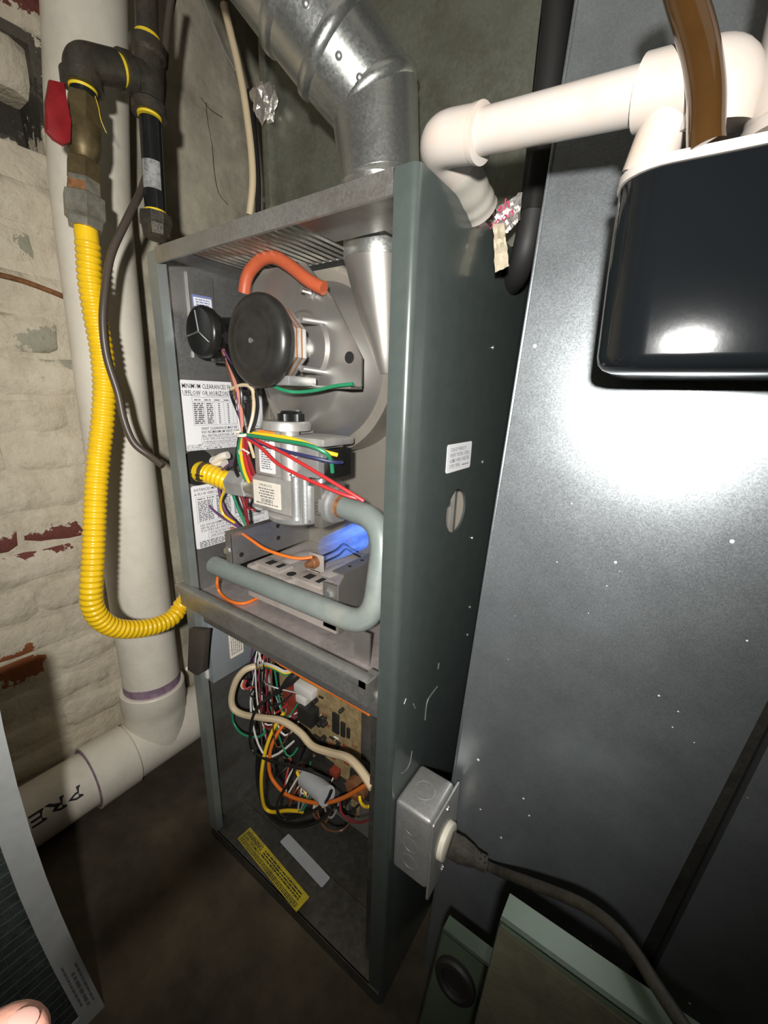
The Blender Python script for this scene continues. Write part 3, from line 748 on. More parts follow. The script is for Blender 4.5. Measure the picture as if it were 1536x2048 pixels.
# outlet: tapered half cone rising to the collar
mb = MB(); pts, rs = [], []
for k in range(13):
    t = k / 12; z_ = 0.945 + t * 0.145
    pts.append((0.312 - 0.017 * t, 0.156 - 0.004 * t, z_)); rs.append(0.012 + 0.033 * t ** 0.8)
mb.tube(pts, rs, 28); build('outlet_cone', mb, M_steel_plate, di, smooth=60)
mb = MB(); mb.lathe((0.295, 0.152, 1.085), (0, 0, 1), [(0, 0.045), (0.006, 0.046), (0.028, 0.046), (0.034, 0.0435), (0.06, 0.0435)], 40)
build('outlet_collar', mb, M_galv_flue, di)
tag(wire('silicone_tube', [(0.1137, 0.0750, 1.0515), (0.1197, 0.0750, 1.0676), (0.1305, 0.0770, 1.0807), (0.1510, 0.0800, 1.0910), (0.1730, 0.0830, 1.0905), (0.1994, 0.0850, 1.0774), (0.2257, 0.0860, 1.0602), (0.2433, 0.0880, 1.0505), (0.2554, 0.0900, 1.0456)], 0.0085, M_silicone, seg=14),
    'orange-red rubber tube arching over the black inducer motor cap', 'tube')
tag(wire('ground_wire', [(0.2145, 0.0300, 0.9254), (0.2163, 0.0450, 0.9196), (0.2267, 0.0620, 0.9164), (0.2562, 0.0700, 0.9192), (0.2915, 0.0700, 0.9253), (0.3202, 0.0710, 0.9281)], 0.0024, WIRE['green']),
    'green ground wire running under the black motor cap to the plate lip', 'wire')

# ------------------------------------------------------------------ pressure switch on the left wall
ps = thing('pressure_switch', (0.0035, 0.07, 0.96), 'round black pressure switch on a grey bracket at the cabinet wall', 'switch')
build('bracket', MB().prism([(0.055, 0.965), (0.055, 1.088), (0.098, 1.088), (0.098, 1.045), (0.118, 1.015), (0.118, 0.965)], (0.0036, 0, 0), (0, 1, 0), (0, 0, 1), (0.003, 0, 0)), M_galv_in, ps)
SC = V((0.050, 0.050, 0.999))
mb = MB(); mb.lathe(SC, (0, -1, 0), [(-0.020, 0.020), (-0.018, 0.028), (-0.006, 0.030), (-0.004, 0.036), (0.006, 0.037), (0.009, 0.036), (0.011, 0.033), (0.0105, 0.031), (0.011, 0.0)], 40)
dd = build('diaphragm_case', mb, M_black, ps)
for a in (-0.55, 1.75, 3.3):
    e = SC + V((0, -0.0115, 0)); q_ = V((math.cos(a), 0, math.sin(a)))
    build('case_rib', MB().tube([e, e + q_ * 0.030], 0.0012, 6), M_zinc, dd)
build('arm', MB().box(0.006, 0.05, 0.066, 0.070, 0.975, 1.03), M_galv_in, ps)
build('terminal_block', MB().box(0.060, 0.082, 0.060, 0.080, 0.985, 1.000, 0.002).box(0.050, 0.080, 0.055, 0.080, 0.957, 0.966, 0.002), M_black, ps)
build('hose_barb', MB().tube([(0.062, 0.066, 1.016), (0.092, 0.070, 1.014)], 0.006, 12), M_black, ps)
lb = sheet('switch_label', (0.0068, 0.060, 1.040), (0, 1, 0.03), (0, -0.03, 1), 0.034, 0.018, M_paper_blue, ps, r=0.001)
sheet('label_field', (0.0075, 0.0615, 1.0415), (0, 1, 0.03), (0, -0.03, 1), 0.031, 0.013, M_paper, lb, r=0.0005, t=0.0003)
p = Print((0.0080, 0.0615, 1.0415), (0, 1, 0.03), (0, -0.03, 1))
for j in range(3): p.scribble(0.003, 0.009 - j * 0.0035, 0.027, 0.0026)
p.build('lettering', M_paper_blue, lb)

# ------------------------------------------------------------------ gas valve
gv = thing('gas_valve', (0.2, 0.08, 0.735), 'silver-grey gas valve with white labels between the yellow hose and the bent pipe', 'valve')
build('lower_body', MB().box(0.128, 0.232, 0.058, 0.112, 0.738, 0.792, 0.003), M_alum_dirty, gv)
mb = MB(); mb.box(0.232, 0.276, 0.062, 0.108, 0.738, 0.790, 0.002)
mb.tube([(0.226, 0.060, 0.735), (0.226, 0.060, 0.800)], 0.0075, 14).tube([(0.243, 0.061, 0.735), (0.243, 0.061, 0.802)], 0.0065, 14)
build('outlet_block', mb, M_alum, gv)
build('clamp_plate', MB().box(0.262, 0.277, 0.0585, 0.1085, 0.733, 0.794, 0.001), M_steel_plate, gv)
mb = MB(); mb.lathe((0.205, 0.085, 0.728), (0, 0, 1), [(0, 0.040), (0.004, 0.046), (0.010, 0.047)], 36)
build('regulator_base', mb, M_alum, gv)
build('upper_body', MB().box(0.132, 0.200, 0.062, 0.125, 0.792, 0.862, 0.004).tube([(0.205, 0.070, 0.792), (0.205, 0.070, 0.862)], 0.014, 20), M_alum_dirty, gv)
build('coil_housing', MB().box(0.200, 0.262, 0.068, 0.122, 0.800, 0.846, 0.002), M_alum, gv)
build('coil_cap', MB().box(0.185, 0.278, 0.062, 0.128, 0.846, 0.857, 0.003), M_alum_dirty, gv)
build('terminal_block', MB().box(0.263, 0.282, 0.078, 0.118, 0.802, 0.842, 0.002), M_black, gv)
mb = MB(); mb.lathe((0.180, 0.088, 0.862), (0, 0, 1), [(0, 0.036), (0.010, 0.036), (0.013, 0.034), (0.0135, 0)], 40)
build('head', mb, M_alum_dirty, gv)
mb = MB(); gear = []
for k in range(24):
    r = 0.0205 if k % 2 else 0.018
    gear.append((r * math.cos(2 * math.pi * k / 24), r * math.sin(2 * math.pi * k / 24)))
mb.prism(gear, (0.188, 0.090, 0.8755), (1, 0, 0), (0, 1, 0), (0, 0, 0.010))
mb.lathe((0.188, 0.090, 0.8855), (0, 0, 1), [(0, 0.017), (0.004, 0.014), (0.005, 0)], 24)
build('control_knob', mb, M_black, gv)
build('knob_mark', MB().box(0.174, 0.202, 0.087, 0.093, 0.8895, 0.8915), M_zinc, gv)
build('outlet_collar', MB().lathe((0.272, 0.083, 0.764), (1, 0, 0), [(0, 0.027), (0.012, 0.027), (0.014, 0.0235), (0.020, 0.0235)], 32), M_alum, gv)
build('pressure_tap', MB().tube([(0.246, 0.09, 0.790), (0.246, 0.09, 0.806)], 0.008, 14), M_alum, gv)
build('top_screw', MB().lathe((0.216, 0.064, 0.800), (0, 0, 1), [(0, 0.006), (0.003, 0.005), (0.0035, 0)], 14), M_zinc, gv)
# labels on its front
lb = sheet('rating_label', (0.133, 0.0578, 0.745), (1, 0, 0), (0, 0, 1), 0.062, 0.039, M_paper_old, gv, r=0.001)
p = Print((0.133, 0.0572, 0.745), (1, 0, 0), (0, 0, 1))
p.text('VR8205', 0.014, 0.0315, 0.0055, 0.030)
for j in range(4): p.scribble(0.016 if j % 2 else 0.013, 0.0270 - j * 0.0042, 0.048, 0.003)
x_ = 0.018
while x_ < 0.044:
    w_ = random.choice((0.0005, 0.0009, 0.0013)); p.rect(x_, 0.0065, x_ + w_, 0.0125); x_ += w_ + random.choice((0.0006, 0.001))
p.scribble(0.006, 0.0035, 0.056, 0.0028)
p.build('lettering', M_ink_grey, lb)
lb = sheet('warning_label', (0.146, 0.0618, 0.797), (1, 0, 0), (0, 0, 1), 0.035, 0.052, M_paper, gv, r=0.002)
p = Print((0.146, 0.0612, 0.797), (1, 0, 0), (0, 0, 1))
for j in range(13): p.scribble(0.005, 0.0470 - j * 0.0034, random.uniform(0.024, 0.032), 0.0026)
p.build('lettering', M_ink_grey, lb)
lb = sheet('warning_band', (0.1455, 0.0618, 0.849), (1, 0, 0), (0, 0, 1), 0.036, 0.0115, M_orange_label, gv, r=0.002)
p = Print((0.1455, 0.0612, 0.849), (1, 0, 0), (0, 0, 1)); p.text('WARNING', 0.004, 0.0035, 0.0075, 0.028); p.build('lettering', M_rust, lb)
p = Print((0.2635, 0.0578, 0.752), (1, 0, 0), (0, 0, 1)); p.frame(0.0015, 0.0, 0.0115, 0.018, 0.0007)
p.scribble(0.0035, 0.004, 0.0095, 0.0018); p.scribble(0.0035, 0.008, 0.0095, 0.0018); p.scribble(0.0035, 0.012, 0.0095, 0.0018); p.build('stamp', M_ink, gv)

# ------------------------------------------------------------------ manifold pipe
mp = thing('manifold_pipe', (0.2, 0.03, 0.61), 'bent grey-green gas manifold pipe crossing in front of the burners', 'pipe')
path = fillet_path([(0.284, 0.083, 0.764), (0.382, 0.064, 0.762), (0.386, 0.034, 0.628), (0.052, 0.030, 0.626)], 0.046, 10)
build('pipe', MB().tube(path, 0.0158, 24), M_manifold, mp, smooth=50)
build('end_cap', MB().lathe((0.0525, 0.030, 0.626), (-1, 0, 0), [(0, 0.0156), (0.003, 0.0145), (0.005, 0.010), (0.0055, 0)], 24), M_manifold, mp)
build('rusty_thread', MB().lathe((0.284, 0.083, 0.764), (0.98, -0.19, 0), [(0, 0.0166), (0.016, 0.0166), (0.018, 0.0160)], 24), M_rust, mp)
for ox in (0.155, 0.255):
    build('orifice', MB().lathe((ox, 0.044, 0.622), (0, 1, 0), [(0, 0.007), (0.012, 0.007), (0.013, 0.005), (0.018, 0.005)], 6), M_brass, mp)
build('foot_bracket', MB().box(0.352, 0.378, 0.040, 0.043, 0.566, 0.612), M_steel_plate, mp)

# ------------------------------------------------------------------ burner assembly
ba = thing('burner_assembly', (0.2, 0.13, 0.566), 'dusty gas burner tray with side brackets and a blue flame', 'burner')
mb = MB(); mb.box(0.098, 0.101, 0.032, 0.2075, 0.636, 0.692).box(0.0885, 0.101, 0.030, 0.033, 0.610, 0.692).box(0.085, 0.101, 0.032, 0.2075, 0.692, 0.694)
lbk = build('side_bracket', mb, M_galv_in, ba)
for hy, hz in ((0.05, 0.652), (0.13, 0.683), (0.13, 0.660)):
    build('bracket_hole', MB().lathe((0.101, hy, hz), (1, 0, 0), [(0, 0.0042), (0.0005, 0.0042)], 12), M_hole, lbk)
bolt('bolt', (0.094, 0.030, 0.664), (0, -1, 0), 0.0055, 0.005, M_zinc, lbk)
mb = MB(); mb.prism([(0.060, 0.575), (0.2075, 0.575), (0.2075, 0.664), (0.072, 0.664), (0.060, 0.652)], (0.304, 0, 0), (0, 1, 0), (0, 0, 1), (0.0025, 0, 0))
mb.box(0.284, 0.3065, 0.072, 0.2075, 0.664, 0.6665).box(0.278, 0.3045, 0.058, 0.0605, 0.580, 0.652)
rbk = build('side_bracket', mb, M_steel_plate, ba)
bolt('bolt', (0.289, 0.058, 0.636), (0, -1, 0), 0.0075, 0.005, M_zinc, rbk)
for hy in (0.10, 0.13): build('bracket_hole', MB().lathe((0.294, hy, 0.6665), (0, 0, 1), [(0, 0.003), (0.0004, 0.003)], 10), M_hole, rbk)
# tray with two raised burner backs
build('tray', MB().box(0.102, 0.303, 0.062, 0.2065, 0.600, 0.632).box(0.102, 0.303, 0.058, 0.064, 0.575, 0.620), M_burner, ba)
for bx in (0.145, 0.235):
    mb = MB(); pts, rs = [], []
    for k in range(9):
        t = k / 8; pts.append((bx, 0.066 + 0.095 * t, 0.617)); rs.append(0.012 + 0.010 * math.sin(math.pi * min(1, t * 0.7)))
    mb.tube(pts, rs, 18)
    bu = build('burner_tube', mb, M_burner, ba)
    build('crossover_plate', MB().box(bx - 0.030, bx + 0.032, 0.064, 0.096, 0.632, 0.6375, 0.001).box(bx - 0.034, bx - 0.022, 0.052, 0.066, 0.622, 0.636, 0.001), M_burner, bu)
    for hx, hw in ((bx - 0.014, 0.014), (bx + 0.012, 0.009)):
        build('air_slot', MB().box(hx, hx + hw, 0.073, 0.090, 0.6374, 0.6379), M_hole, bu)
build('tray_hole', MB().lathe((0.190, 0.078, 0.6322), (0, 0, 1), [(0, 0.008), (0.0004, 0.008)], 16), M_hole, ba)
# heat exchanger port and flame
FX, FZ = 0.236, 0.676
mb = MB(); mb.lathe((FX, 0.2075, FZ), (0, -1, 0), [(0, 0.044), (0.004, 0.044), (0.012, 0.040), (0.016, 0.038), (0.016, 0.034), (0.002, 0.034), (0.002, 0.0)], 36)
build('burner_port', mb, M_steel_plate, ba)
mb = MB(); mb.lathe((FX - 0.016, 0.120, FZ - 0.010), (0.12, 1, 0.08), [(0, 0.012), (0.003, 0.018), (0.010, 0.0215), (0.040, 0.0235), (0.075, 0.0250), (0.083, 0.025)], 28)
build('flame', mb, M_flame, ba, label='blue gas flame')
# flame sensor / igniter
ig = build('igniter_bracket', MB().box(0.200, 0.232, 0.108, 0.111, 0.632, 0.664, 0.001).box(0.196, 0.236, 0.108, 0.130, 0.632, 0.6345), M_burner, ba)
mb = MB(); mb.lathe((0.214, 0.088, 0.650), (0.08, 1, 0.05), [(0, 0.005), (0.010, 0.007), (0.012, 0.010), (0.020, 0.010), (0.022, 0.007), (0.034, 0.006)], 20)
build('ceramic_sleeve', mb, M_copper, ig)
for dx, dz in ((0.0, 0.004), (0.006, -0.004)):
    wire('electrode', [(0.216 + dx, 0.120, 0.652 + dz), (0.222 + dx, 0.150, 0.656 + dz), (0.226 + dx, 0.165, 0.664 + dz), (0.238 + dx, 0.172, 0.656 + dz), (0.246 + dx, 0.18, 0.650 + dz)], 0.0016, M_black, ig, k=4)

# ------------------------------------------------------------------ upper wiring harness
uh = thing('wire_harness', (0.1, 0.05, 0.70), 'bundle of coloured wires tied together above the silver gas valve', 'wiring')
def uw(c, pts, r=0.0022, lab=None):
    return wire('wire', pts, r * 0.85, WIRE[c], uh, label=lab)
uw('pink', [(0.0472, 0.0750, 1.0118), (0.0586, 0.0700, 0.9833), (0.0825, 0.0620, 0.9602), (0.1138, 0.0500, 0.9273), (0.1229, 0.0500, 0.9027), (0.1319, 0.0450, 0.8555)], 0.0032, 'salmon pink lead')
uw('purple', [(0.0548, 0.0700, 0.9834), (0.0930, 0.0600, 0.9528), (0.1177, 0.0500, 0.9203), (0.1191, 0.0500, 0.8882), (0.1330, 0.0450, 0.8541)], 0.003)
uw('black', [(0.0644, 0.0680, 0.9756), (0.1060, 0.0550, 0.9417), (0.1267, 0.0500, 0.9170), (0.1255, 0.0500, 0.8812), (0.1353, 0.0450, 0.8543)], 0.003)
uw('brown', [(0.0409, 0.0750, 1.0137), (0.0619, 0.0680, 0.9757), (0.0980, 0.0550, 0.9346), (0.1090, 0.0520, 0.9095), (0.1271, 0.0480, 0.8704), (0.1342, 0.0450, 0.8542)], 0.0026)
uw('black', [(0.1006, 0.0520, 0.9202), (0.1013, 0.0520, 0.9057), (0.1183, 0.0500, 0.8808), (0.1389, 0.0450, 0.8545)], 0.0028)
uw('cream', [(0.1031, 0.0500, 0.9180), (0.1309, 0.0500, 0.9240), (0.1509, 0.0500, 0.9201), (0.1486, 0.0550, 0.9035), (0.1445, 0.0550, 0.8821), (0.1422, 0.0470, 0.8561)], 0.0032)
uw('black', [(0.1540, 0.0550, 0.9141), (0.1546, 0.0560, 0.8967), (0.1496, 0.0550, 0.8751), (0.1480, 0.0470, 0.8566)], 0.0032)
uw('white', [(0.1146, 0.0500, 0.9025), (0.1163, 0.0500, 0.8734), (0.1269, 0.0450, 0.8522)], 0.0018)
uw('green', [(0.1272, 0.0440, 0.8537), (0.1691, 0.0460, 0.8525), (0.2192, 0.0480, 0.8509), (0.2604, 0.0500, 0.8490), (0.2825, 0.0600, 0.8403), (0.2841, 0.0700, 0.8281), (0.2823, 0.0750, 0.8114)], 0.0034, 'green lead to the valve terminals')
uw('yellow', [(0.1291, 0.0480, 0.8559), (0.1754, 0.0500, 0.8563), (0.2211, 0.0510, 0.8550), (0.2508, 0.0550, 0.8504), (0.2734, 0.0650, 0.8410), (0.2870, 0.0800, 0.8355)], 0.0034, 'yellow lead to the valve terminals')
uw('blue', [(0.1342, 0.0440, 0.8528), (0.1738, 0.0460, 0.8429), (0.2185, 0.0480, 0.8370), (0.2617, 0.0530, 0.8328), (0.2868, 0.0700, 0.8270), (0.2917, 0.0850, 0.8252)], 0.0030)
uw('red', [(0.1362, 0.0440, 0.8500), (0.1717, 0.0430, 0.8386), (0.2047, 0.0430, 0.8199), (0.2404, 0.0450, 0.8085), (0.2823, 0.0500, 0.7978), (0.3175, 0.0600, 0.7879), (0.3364, 0.0700, 0.7838)], 0.0030, 'red lead')
uw('red', [(0.1349, 0.0460, 0.8512), (0.1793, 0.0460, 0.8434), (0.2155, 0.0460, 0.8348), (0.2475, 0.0480, 0.8243), (0.2887, 0.0530, 0.8084), (0.3235, 0.0630, 0.7917), (0.3415, 0.0700, 0.7819)], 0.0030, 'red lead')
uw('green', [(0.1265, 0.0460, 0.8506), (0.1111, 0.0500, 0.8239), (0.1080, 0.0550, 0.7995), (0.1092, 0.0620, 0.7786)], 0.0034)
uw('yellow', [(0.1301, 0.0460, 0.8509), (0.1187, 0.0490, 0.8248), (0.1152, 0.0550, 0.7964), (0.1164, 0.0620, 0.7755)], 0.0030)
uw('red', [(0.1337, 0.0460, 0.8511), (0.1299, 0.0470, 0.8261), (0.1278, 0.0530, 0.7983), (0.1254, 0.0620, 0.7792)], 0.0038)
uw('darkred', [(0.1372, 0.0460, 0.8514), (0.1346, 0.0480, 0.8265), (0.1340, 0.0550, 0.8027), (0.1320, 0.0620, 0.7858)], 0.0036)
uw('black', [(0.1204, 0.0480, 0.8515), (0.0999, 0.0550, 0.8184), (0.0855, 0.0600, 0.7962), (0.0859, 0.0660, 0.7789)], 0.0036)
uw('cream', [(0.1383, 0.0470, 0.8514), (0.1421, 0.0500, 0.8345), (0.1401, 0.0560, 0.8187)], 0.0028)
uw('purple', [(0.0977, 0.0600, 0.8137), (0.0556, 0.0620, 0.7923), (0.0249, 0.0640, 0.7735), (0.0006, 0.0600, 0.7565), (-0.0047, 0.0580, 0.7407), (0.0026, 0.0600, 0.7186), (0.0255, 0.0650, 0.7015), (0.0572, 0.0720, 0.6896), (0.0826, 0.0750, 0.6796)], 0.0022)
uw('yellow', [(0.0660, 0.0600, 0.7643), (0.0459, 0.0620, 0.7480), (0.0314, 0.0640, 0.7247), (0.0347, 0.0670, 0.7047), (0.0576, 0.0720, 0.6934)], 0.0026)
uw('purple', [(0.0206, 0.0700, 0.7650), (0.0229, 0.0700, 0.7384), (0.0312, 0.0720, 0.7121), (0.0520, 0.0760, 0.6922), (0.0729, 0.0800, 0.6762)], 0.0032)
uw('green', [(0.0419, 0.0800, 0.7532), (0.0508, 0.0800, 0.7322), (0.0622, 0.0820, 0.7066), (0.0752, 0.0850, 0.6828)], 0.0030)
uw('darkred', [(0.0664, 0.0800, 0.7481), (0.0775, 0.0800, 0.7234), (0.0740, 0.0850, 0.6991), (0.0766, 0.0880, 0.6805)], 0.0036)
uw('darkred', [(0.0824, 0.0850, 0.7454), (0.0752, 0.0850, 0.7265), (0.0869, 0.0850, 0.7214), (0.0910, 0.0900, 0.7193)], 0.0030)
uw('orange', [(0.0361, 0.0780, 0.6781), (0.0871, 0.0600, 0.6863), (0.1236, 0.0520, 0.6843), (0.1561, 0.0550, 0.6740), (0.1899, 0.0660, 0.6672), (0.2108, 0.0780, 0.6646), (0.2263, 0.0900, 0.6673)], 0.0030, 'orange lead to the flame igniter')
mb = MB(); c0 = V([(0.1316, 0.0460, 0.8539)][0])
for k in range(20):
    pass
ring = [c0 + V((0.0105 * math.cos(a), 0.0105 * math.sin(a) * 0.8, 0.002 * math.sin(a))) for a in [2 * math.pi * k / 20 for k in range(21)]]
build('cable_tie', MB().tube(ring, 0.0024, 6).box(c0.x - 0.017, c0.x - 0.010, c0.y - 0.004, c0.y + 0.003, c0.z - 0.003, c0.z + 0.004), M_paper_old, uh)
ring = [V(q) for q in [(0.1167, 0.0470, 0.8271), (0.1309, 0.0440, 0.8317), (0.1419, 0.0460, 0.8266), (0.1290, 0.0500, 0.8204), (0.1146, 0.0500, 0.8220), (0.1167, 0.0470, 0.8271)]]
build('cable_tie', MB().tube(ring, 0.0016, 6), M_paper_old, uh)
# loose orange lead lying on the deck behind the front rail
tag(wire('sensor_lead', [(0.0399, 0.0423, 0.6000), (0.0480, 0.0341, 0.5900), (0.0465, 0.0367, 0.5750), (0.0601, 0.0357, 0.5680), (0.0914, 0.0327, 0.5680), (0.1108, 0.0434, 0.5680), (0.1133, 0.0729, 0.5680), (0.1186, 0.0964, 0.5690)], 0.0026, WIRE['orange']),
    'orange lead lying loose on the burner deck behind the front rail', 'wire')
# cream cloth sleeve and cardboard scrap by the hose inlet
mb = MB()
sc_ = [V(q) for q in [(-0.0580, 0.0550, 0.7965), (-0.0345, 0.0600, 0.8057), (-0.0047, 0.0700, 0.8060), (0.0235, 0.0800, 0.8011), (0.0436, 0.0900, 0.7918), (0.0306, 0.0900, 0.7769), (-0.0015, 0.0800, 0.7786)]]
build('insulation_scrap', MB().tube(smooth_path([(-0.0673, 0.0600, 0.7932), (-0.0294, 0.0660, 0.8021), (0.0010, 0.0750, 0.7956), (0.0267, 0.0820, 0.7925)], 5), [0.008 + 0.002 * math.sin(i * 1.3) for i in range(16)], 9)
      .tube(smooth_path([(-0.0029, 0.0720, 0.7884), (0.0241, 0.0750, 0.8042), (0.0401, 0.0800, 0.8098)], 5), 0.0065, 9), M_paper_old,
      label='crumpled cream insulation scrap above the yellow hose at the cabinet inlet', cat='insulation')

# ------------------------------------------------------------------ switch box and interlock
sb = thing('switch_box', (0.02, 0.06, 0.39), 'small grey steel switch box hanging under the front rail', 'switch box')
build('case', MB().box(0.0045, 0.041, 0.014, 0.130, 0.390, 0.524, 0.002), M_swbox, sb)
lb = sheet('instruction_label', (0.0411, 0.052, 0.422), (0, 1, 0), (0, 0, 1), 0.030, 0.098, M_paper_old, sb, r=0.002)
p = Print((0.0417, 0.082, 0.422), (0, 0, 1), (0, -1, 0))
for j in range(6): p.scribble(0.006, 0.004 + j * 0.0042, 0.088, 0.0026)
p.build('lettering', M_ink_grey, lb)
pw = build('interlock_plunger', MB().box(0.008, 0.030, 0.009, 0.0138, 0.398, 0.446, 0.001), M_conn, sb)
build('plunger_tip', MB().tube([(0.014, 0.010, 0.418), (-0.010, -0.006, 0.412)], 0.0042, 10), M_conn, pw)
bolt('screw', (0.019, 0.0138, 0.458), (0, -1, 0), 0.0055, 0.003, M_zinc, sb, False)
mb = MB(); q = [(0.0229, -0.0120, 0.5116), (0.0734, -0.0120, 0.5270), (0.0520, -0.0120, 0.4358), (0.0305, -0.0120, 0.4186), (0.0014, -0.0120, 0.4179)]
mb.prism([(a[0], a[2]) for a in q], (0, -0.012, 0), (1, 0, 0), (0, 0, 1), (0, 0.012, 0), 0.002)
build('door_catch', mb, M_wood, label='dark brown catch block on the left edge below the front rail', cat='catch')

# ------------------------------------------------------------------ control board
cb = thing('control_board', (0.2, 0.12, 0.15), 'tan circuit board crowded with dark components in the lower compartment', 'circuit board')
build('mounting_panel', MB().box(0.10, 0.42, 0.132, 0.135, 0.10, 0.44), M_galv_in, cb)
build('board', MB().box(0.100, 0.306, 0.119, 0.1215, 0.155, 0.403), M_board, cb)
def comp(name, x0, x1, z0, z1, t, m, bev=0.001):
    return build(name, MB().box(x0, x1, 0.119 - t, 0.1195, z0, z1, bev), m, cb)
comp('resistor_block', 0.158, 0.204, 0.374, 0.392, 0.016, M_conn)
comp('relay', 0.172, 0.208, 0.318, 0.352, 0.022, M_chip)
comp('relay', 0.140, 0.172, 0.250, 0.285, 0.020, M_chip)
comp('relay', 0.205, 0.245, 0.205, 0.245, 0.022, M_chip)
comp('relay', 0.150, 0.190, 0.205, 0.240, 0.022, M_chip)
comp('relay', 0.255, 0.290, 0.190, 0.225, 0.020, M_chip)
comp('connector', 0.128, 0.160, 0.335, 0.372, 0.018, M_redrelay)
comp('connector', 0.120, 0.152, 0.290, 0.330, 0.016, M_redrelay)
comp('connector', 0.160, 0.185, 0.350, 0.366, 0.014, M_conn)
comp('connector', 0.165, 0.200, 0.180, 0.204, 0.022, M_conn)
comp('chip', 0.243, 0.258, 0.320, 0.362, 0.004, M_chip, 0.0005)
comp('chip', 0.263, 0.272, 0.322, 0.352, 0.004, M_chip, 0.0005)
comp('chip', 0.276, 0.283, 0.325, 0.346, 0.003, M_chip, 0.0005)
for k in range(26):
    x_, z_ = random.uniform(0.20, 0.298), random.uniform(0.25, 0.395)
    if 0.235 < x_ < 0.29 and 0.31 < z_ < 0.37: continue
    r_ = random.uniform(0.003, 0.006)
    if k % 3 == 0:
        build('capacitor', MB().lathe((x_, 0.119, z_), (0, -1, 0), [(0, r_), (0.010, r_), (0.011, r_ * 0.8), (0.011, 0)], 12), M_chip, cb)
    else:
        build('resistor', MB().tube([(x_ - 0.005, 0.1165, z_), (x_ + 0.005, 0.1165, z_)], 0.0018, 8), random.choice((M_copper, M_conn, M_redrelay, M_chip)), cb)
comp('relay', 0.108, 0.138, 0.205, 0.245, 0.022, M_chip)
comp('relay', 0.195, 0.228, 0.255, 0.285, 0.016, M_chip)
comp('terminal_strip', 0.112, 0.300, 0.160, 0.172, 0.012, M_chip)
comp('connector', 0.232, 0.262, 0.228, 0.242, 0.014, M_redrelay)
for k in range(10):
    comp('spade_terminal', 0.205 + k * 0.009, 0.2085 + k * 0.009, 0.172, 0.184, 0.012, M_zinc, 0)
# transformer to the right, choke, capacitor lying at the bottom
tf = thing('transformer', (0.33, 0.08, 0.15), 'round copper-wound transformer at the right end of the circuit board', 'transformer')
c0 = V([(0.3305, 0.0850, 0.2811)][0])
build('core', MB().box(c0.x - 0.022, c0.x + 0.03, c0.y, c0.y + 0.03, c0.z - 0.022, c0.z + 0.022, 0.003), M_chip, tf)
build('coil', MB().lathe(c0, (0, -1, 0), [(-0.001, 0.020), (0.012, 0.020), (0.014, 0.017), (0.014, 0.009), (0.010, 0.008), (0.010, 0)], 26), M_copper, tf)
cp = thing('run_capacitor', (0.18, 0.09, 0.08), 'grey oval capacitor slanting below the circuit board', 'capacitor')
a, b_ = [(0.2143, 0.0750, 0.2297), (0.2805, 0.0600, 0.2478)]
build('can', MB().tube([a, b_], [0.017, 0.017], 20), M_grey_tag, cp)
build('bracket', MB().tube([V(a) + V((0, 0.02, -0.02)), V(b_) + V((0, 0.02, -0.02))], [0.012, 0.012], 4), M_galv_in, cp)
mb = MB(); q = [(0.3125, 0.0700, 0.2523), (0.3810, 0.0500, 0.3023), (0.3805, 0.0500, 0.2524), (0.3293, 0.0700, 0.2204)]
build('label_plate', MB().prism([(a_[0], a_[2]) for a_ in q], (0, 0.12, 0), (1, 0, 0), (0, 0, 1), (0, 0.002, 0)), M_grey_tag, cb)

# ------------------------------------------------------------------ lower wiring
def lw(name, c, pts, r, lab):
    return tag(wire(name, pts, r, WIRE[c], seg=9), lab, 'wire')
lw('thermostat_cable', 'cream', [(0.0870, 0.0750, 0.4136), (0.0733, 0.0600, 0.4075), (0.0569, 0.0500, 0.3814), (0.0454, 0.0450, 0.3412), (0.0505, 0.0450, 0.3170), (0.0775, 0.0500, 0.3138), (0.1311, 0.0550, 0.3326), (0.1737, 0.0600, 0.3458), (0.2182, 0.0600, 0.3462), (0.2531, 0.0550, 0.3423), (0.2972, 0.0500, 0.3604), (0.3418, 0.0400, 0.3871), (0.3735, 0.0300, 0.3949), (0.4034, 0.0200, 0.3911)], 0.0062,
   'thick cream cable sweeping across the circuit board to the right edge')
lw('motor_lead', 'yellow', [(0.1432, 0.0900, 0.3263), (0.1317, 0.0700, 0.2917), (0.1250, 0.0550, 0.2488), (0.1235, 0.0450, 0.2018), (0.1210, 0.0450, 0.1499), (0.1212, 0.0500, 0.1127), (0.1374, 0.0550, 0.1080), (0.1766, 0.0600, 0.1364), (0.2130, 0.0650, 0.1563)], 0.0034,
   'bright yellow wire looping down below the circuit board')
lw('motor_lead', 'yellow', [(0.1711, 0.0900, 0.2053), (0.1897, 0.0850, 0.1952), (0.2105, 0.0800, 0.1800), (0.2312, 0.0800, 0.1731), (0.2517, 0.0800, 0.1834)], 0.0032,
   'short yellow wire hanging from the lower middle of the circuit board')
lw('motor_lead', 'orange', [(0.1418, 0.0900, 0.2986), (0.1350, 0.0750, 0.2779), (0.1290, 0.0650, 0.2489), (0.1279, 0.0600, 0.2098), (0.1393, 0.0600, 0.1839), (0.1786, 0.0600, 0.1767), (0.2388, 0.0600, 0.2036), (0.2816, 0.0600, 0.2339), (0.3250, 0.0550, 0.2827), (0.3830, 0.0400, 0.3662)], 0.0034,
   'orange wire looping below the circuit board to the right edge')
lw('high_voltage_lead', 'orange', [(0.0777, 0.1000, 0.4288), (0.1271, 0.0900, 0.4336), (0.1830, 0.0850, 0.4372), (0.2289, 0.0820, 0.4402), (0.2795, 0.0800, 0.4435), (0.3726, 0.0500, 0.4762)], 0.0028,
   'long orange wire stretched along the top of the circuit board')
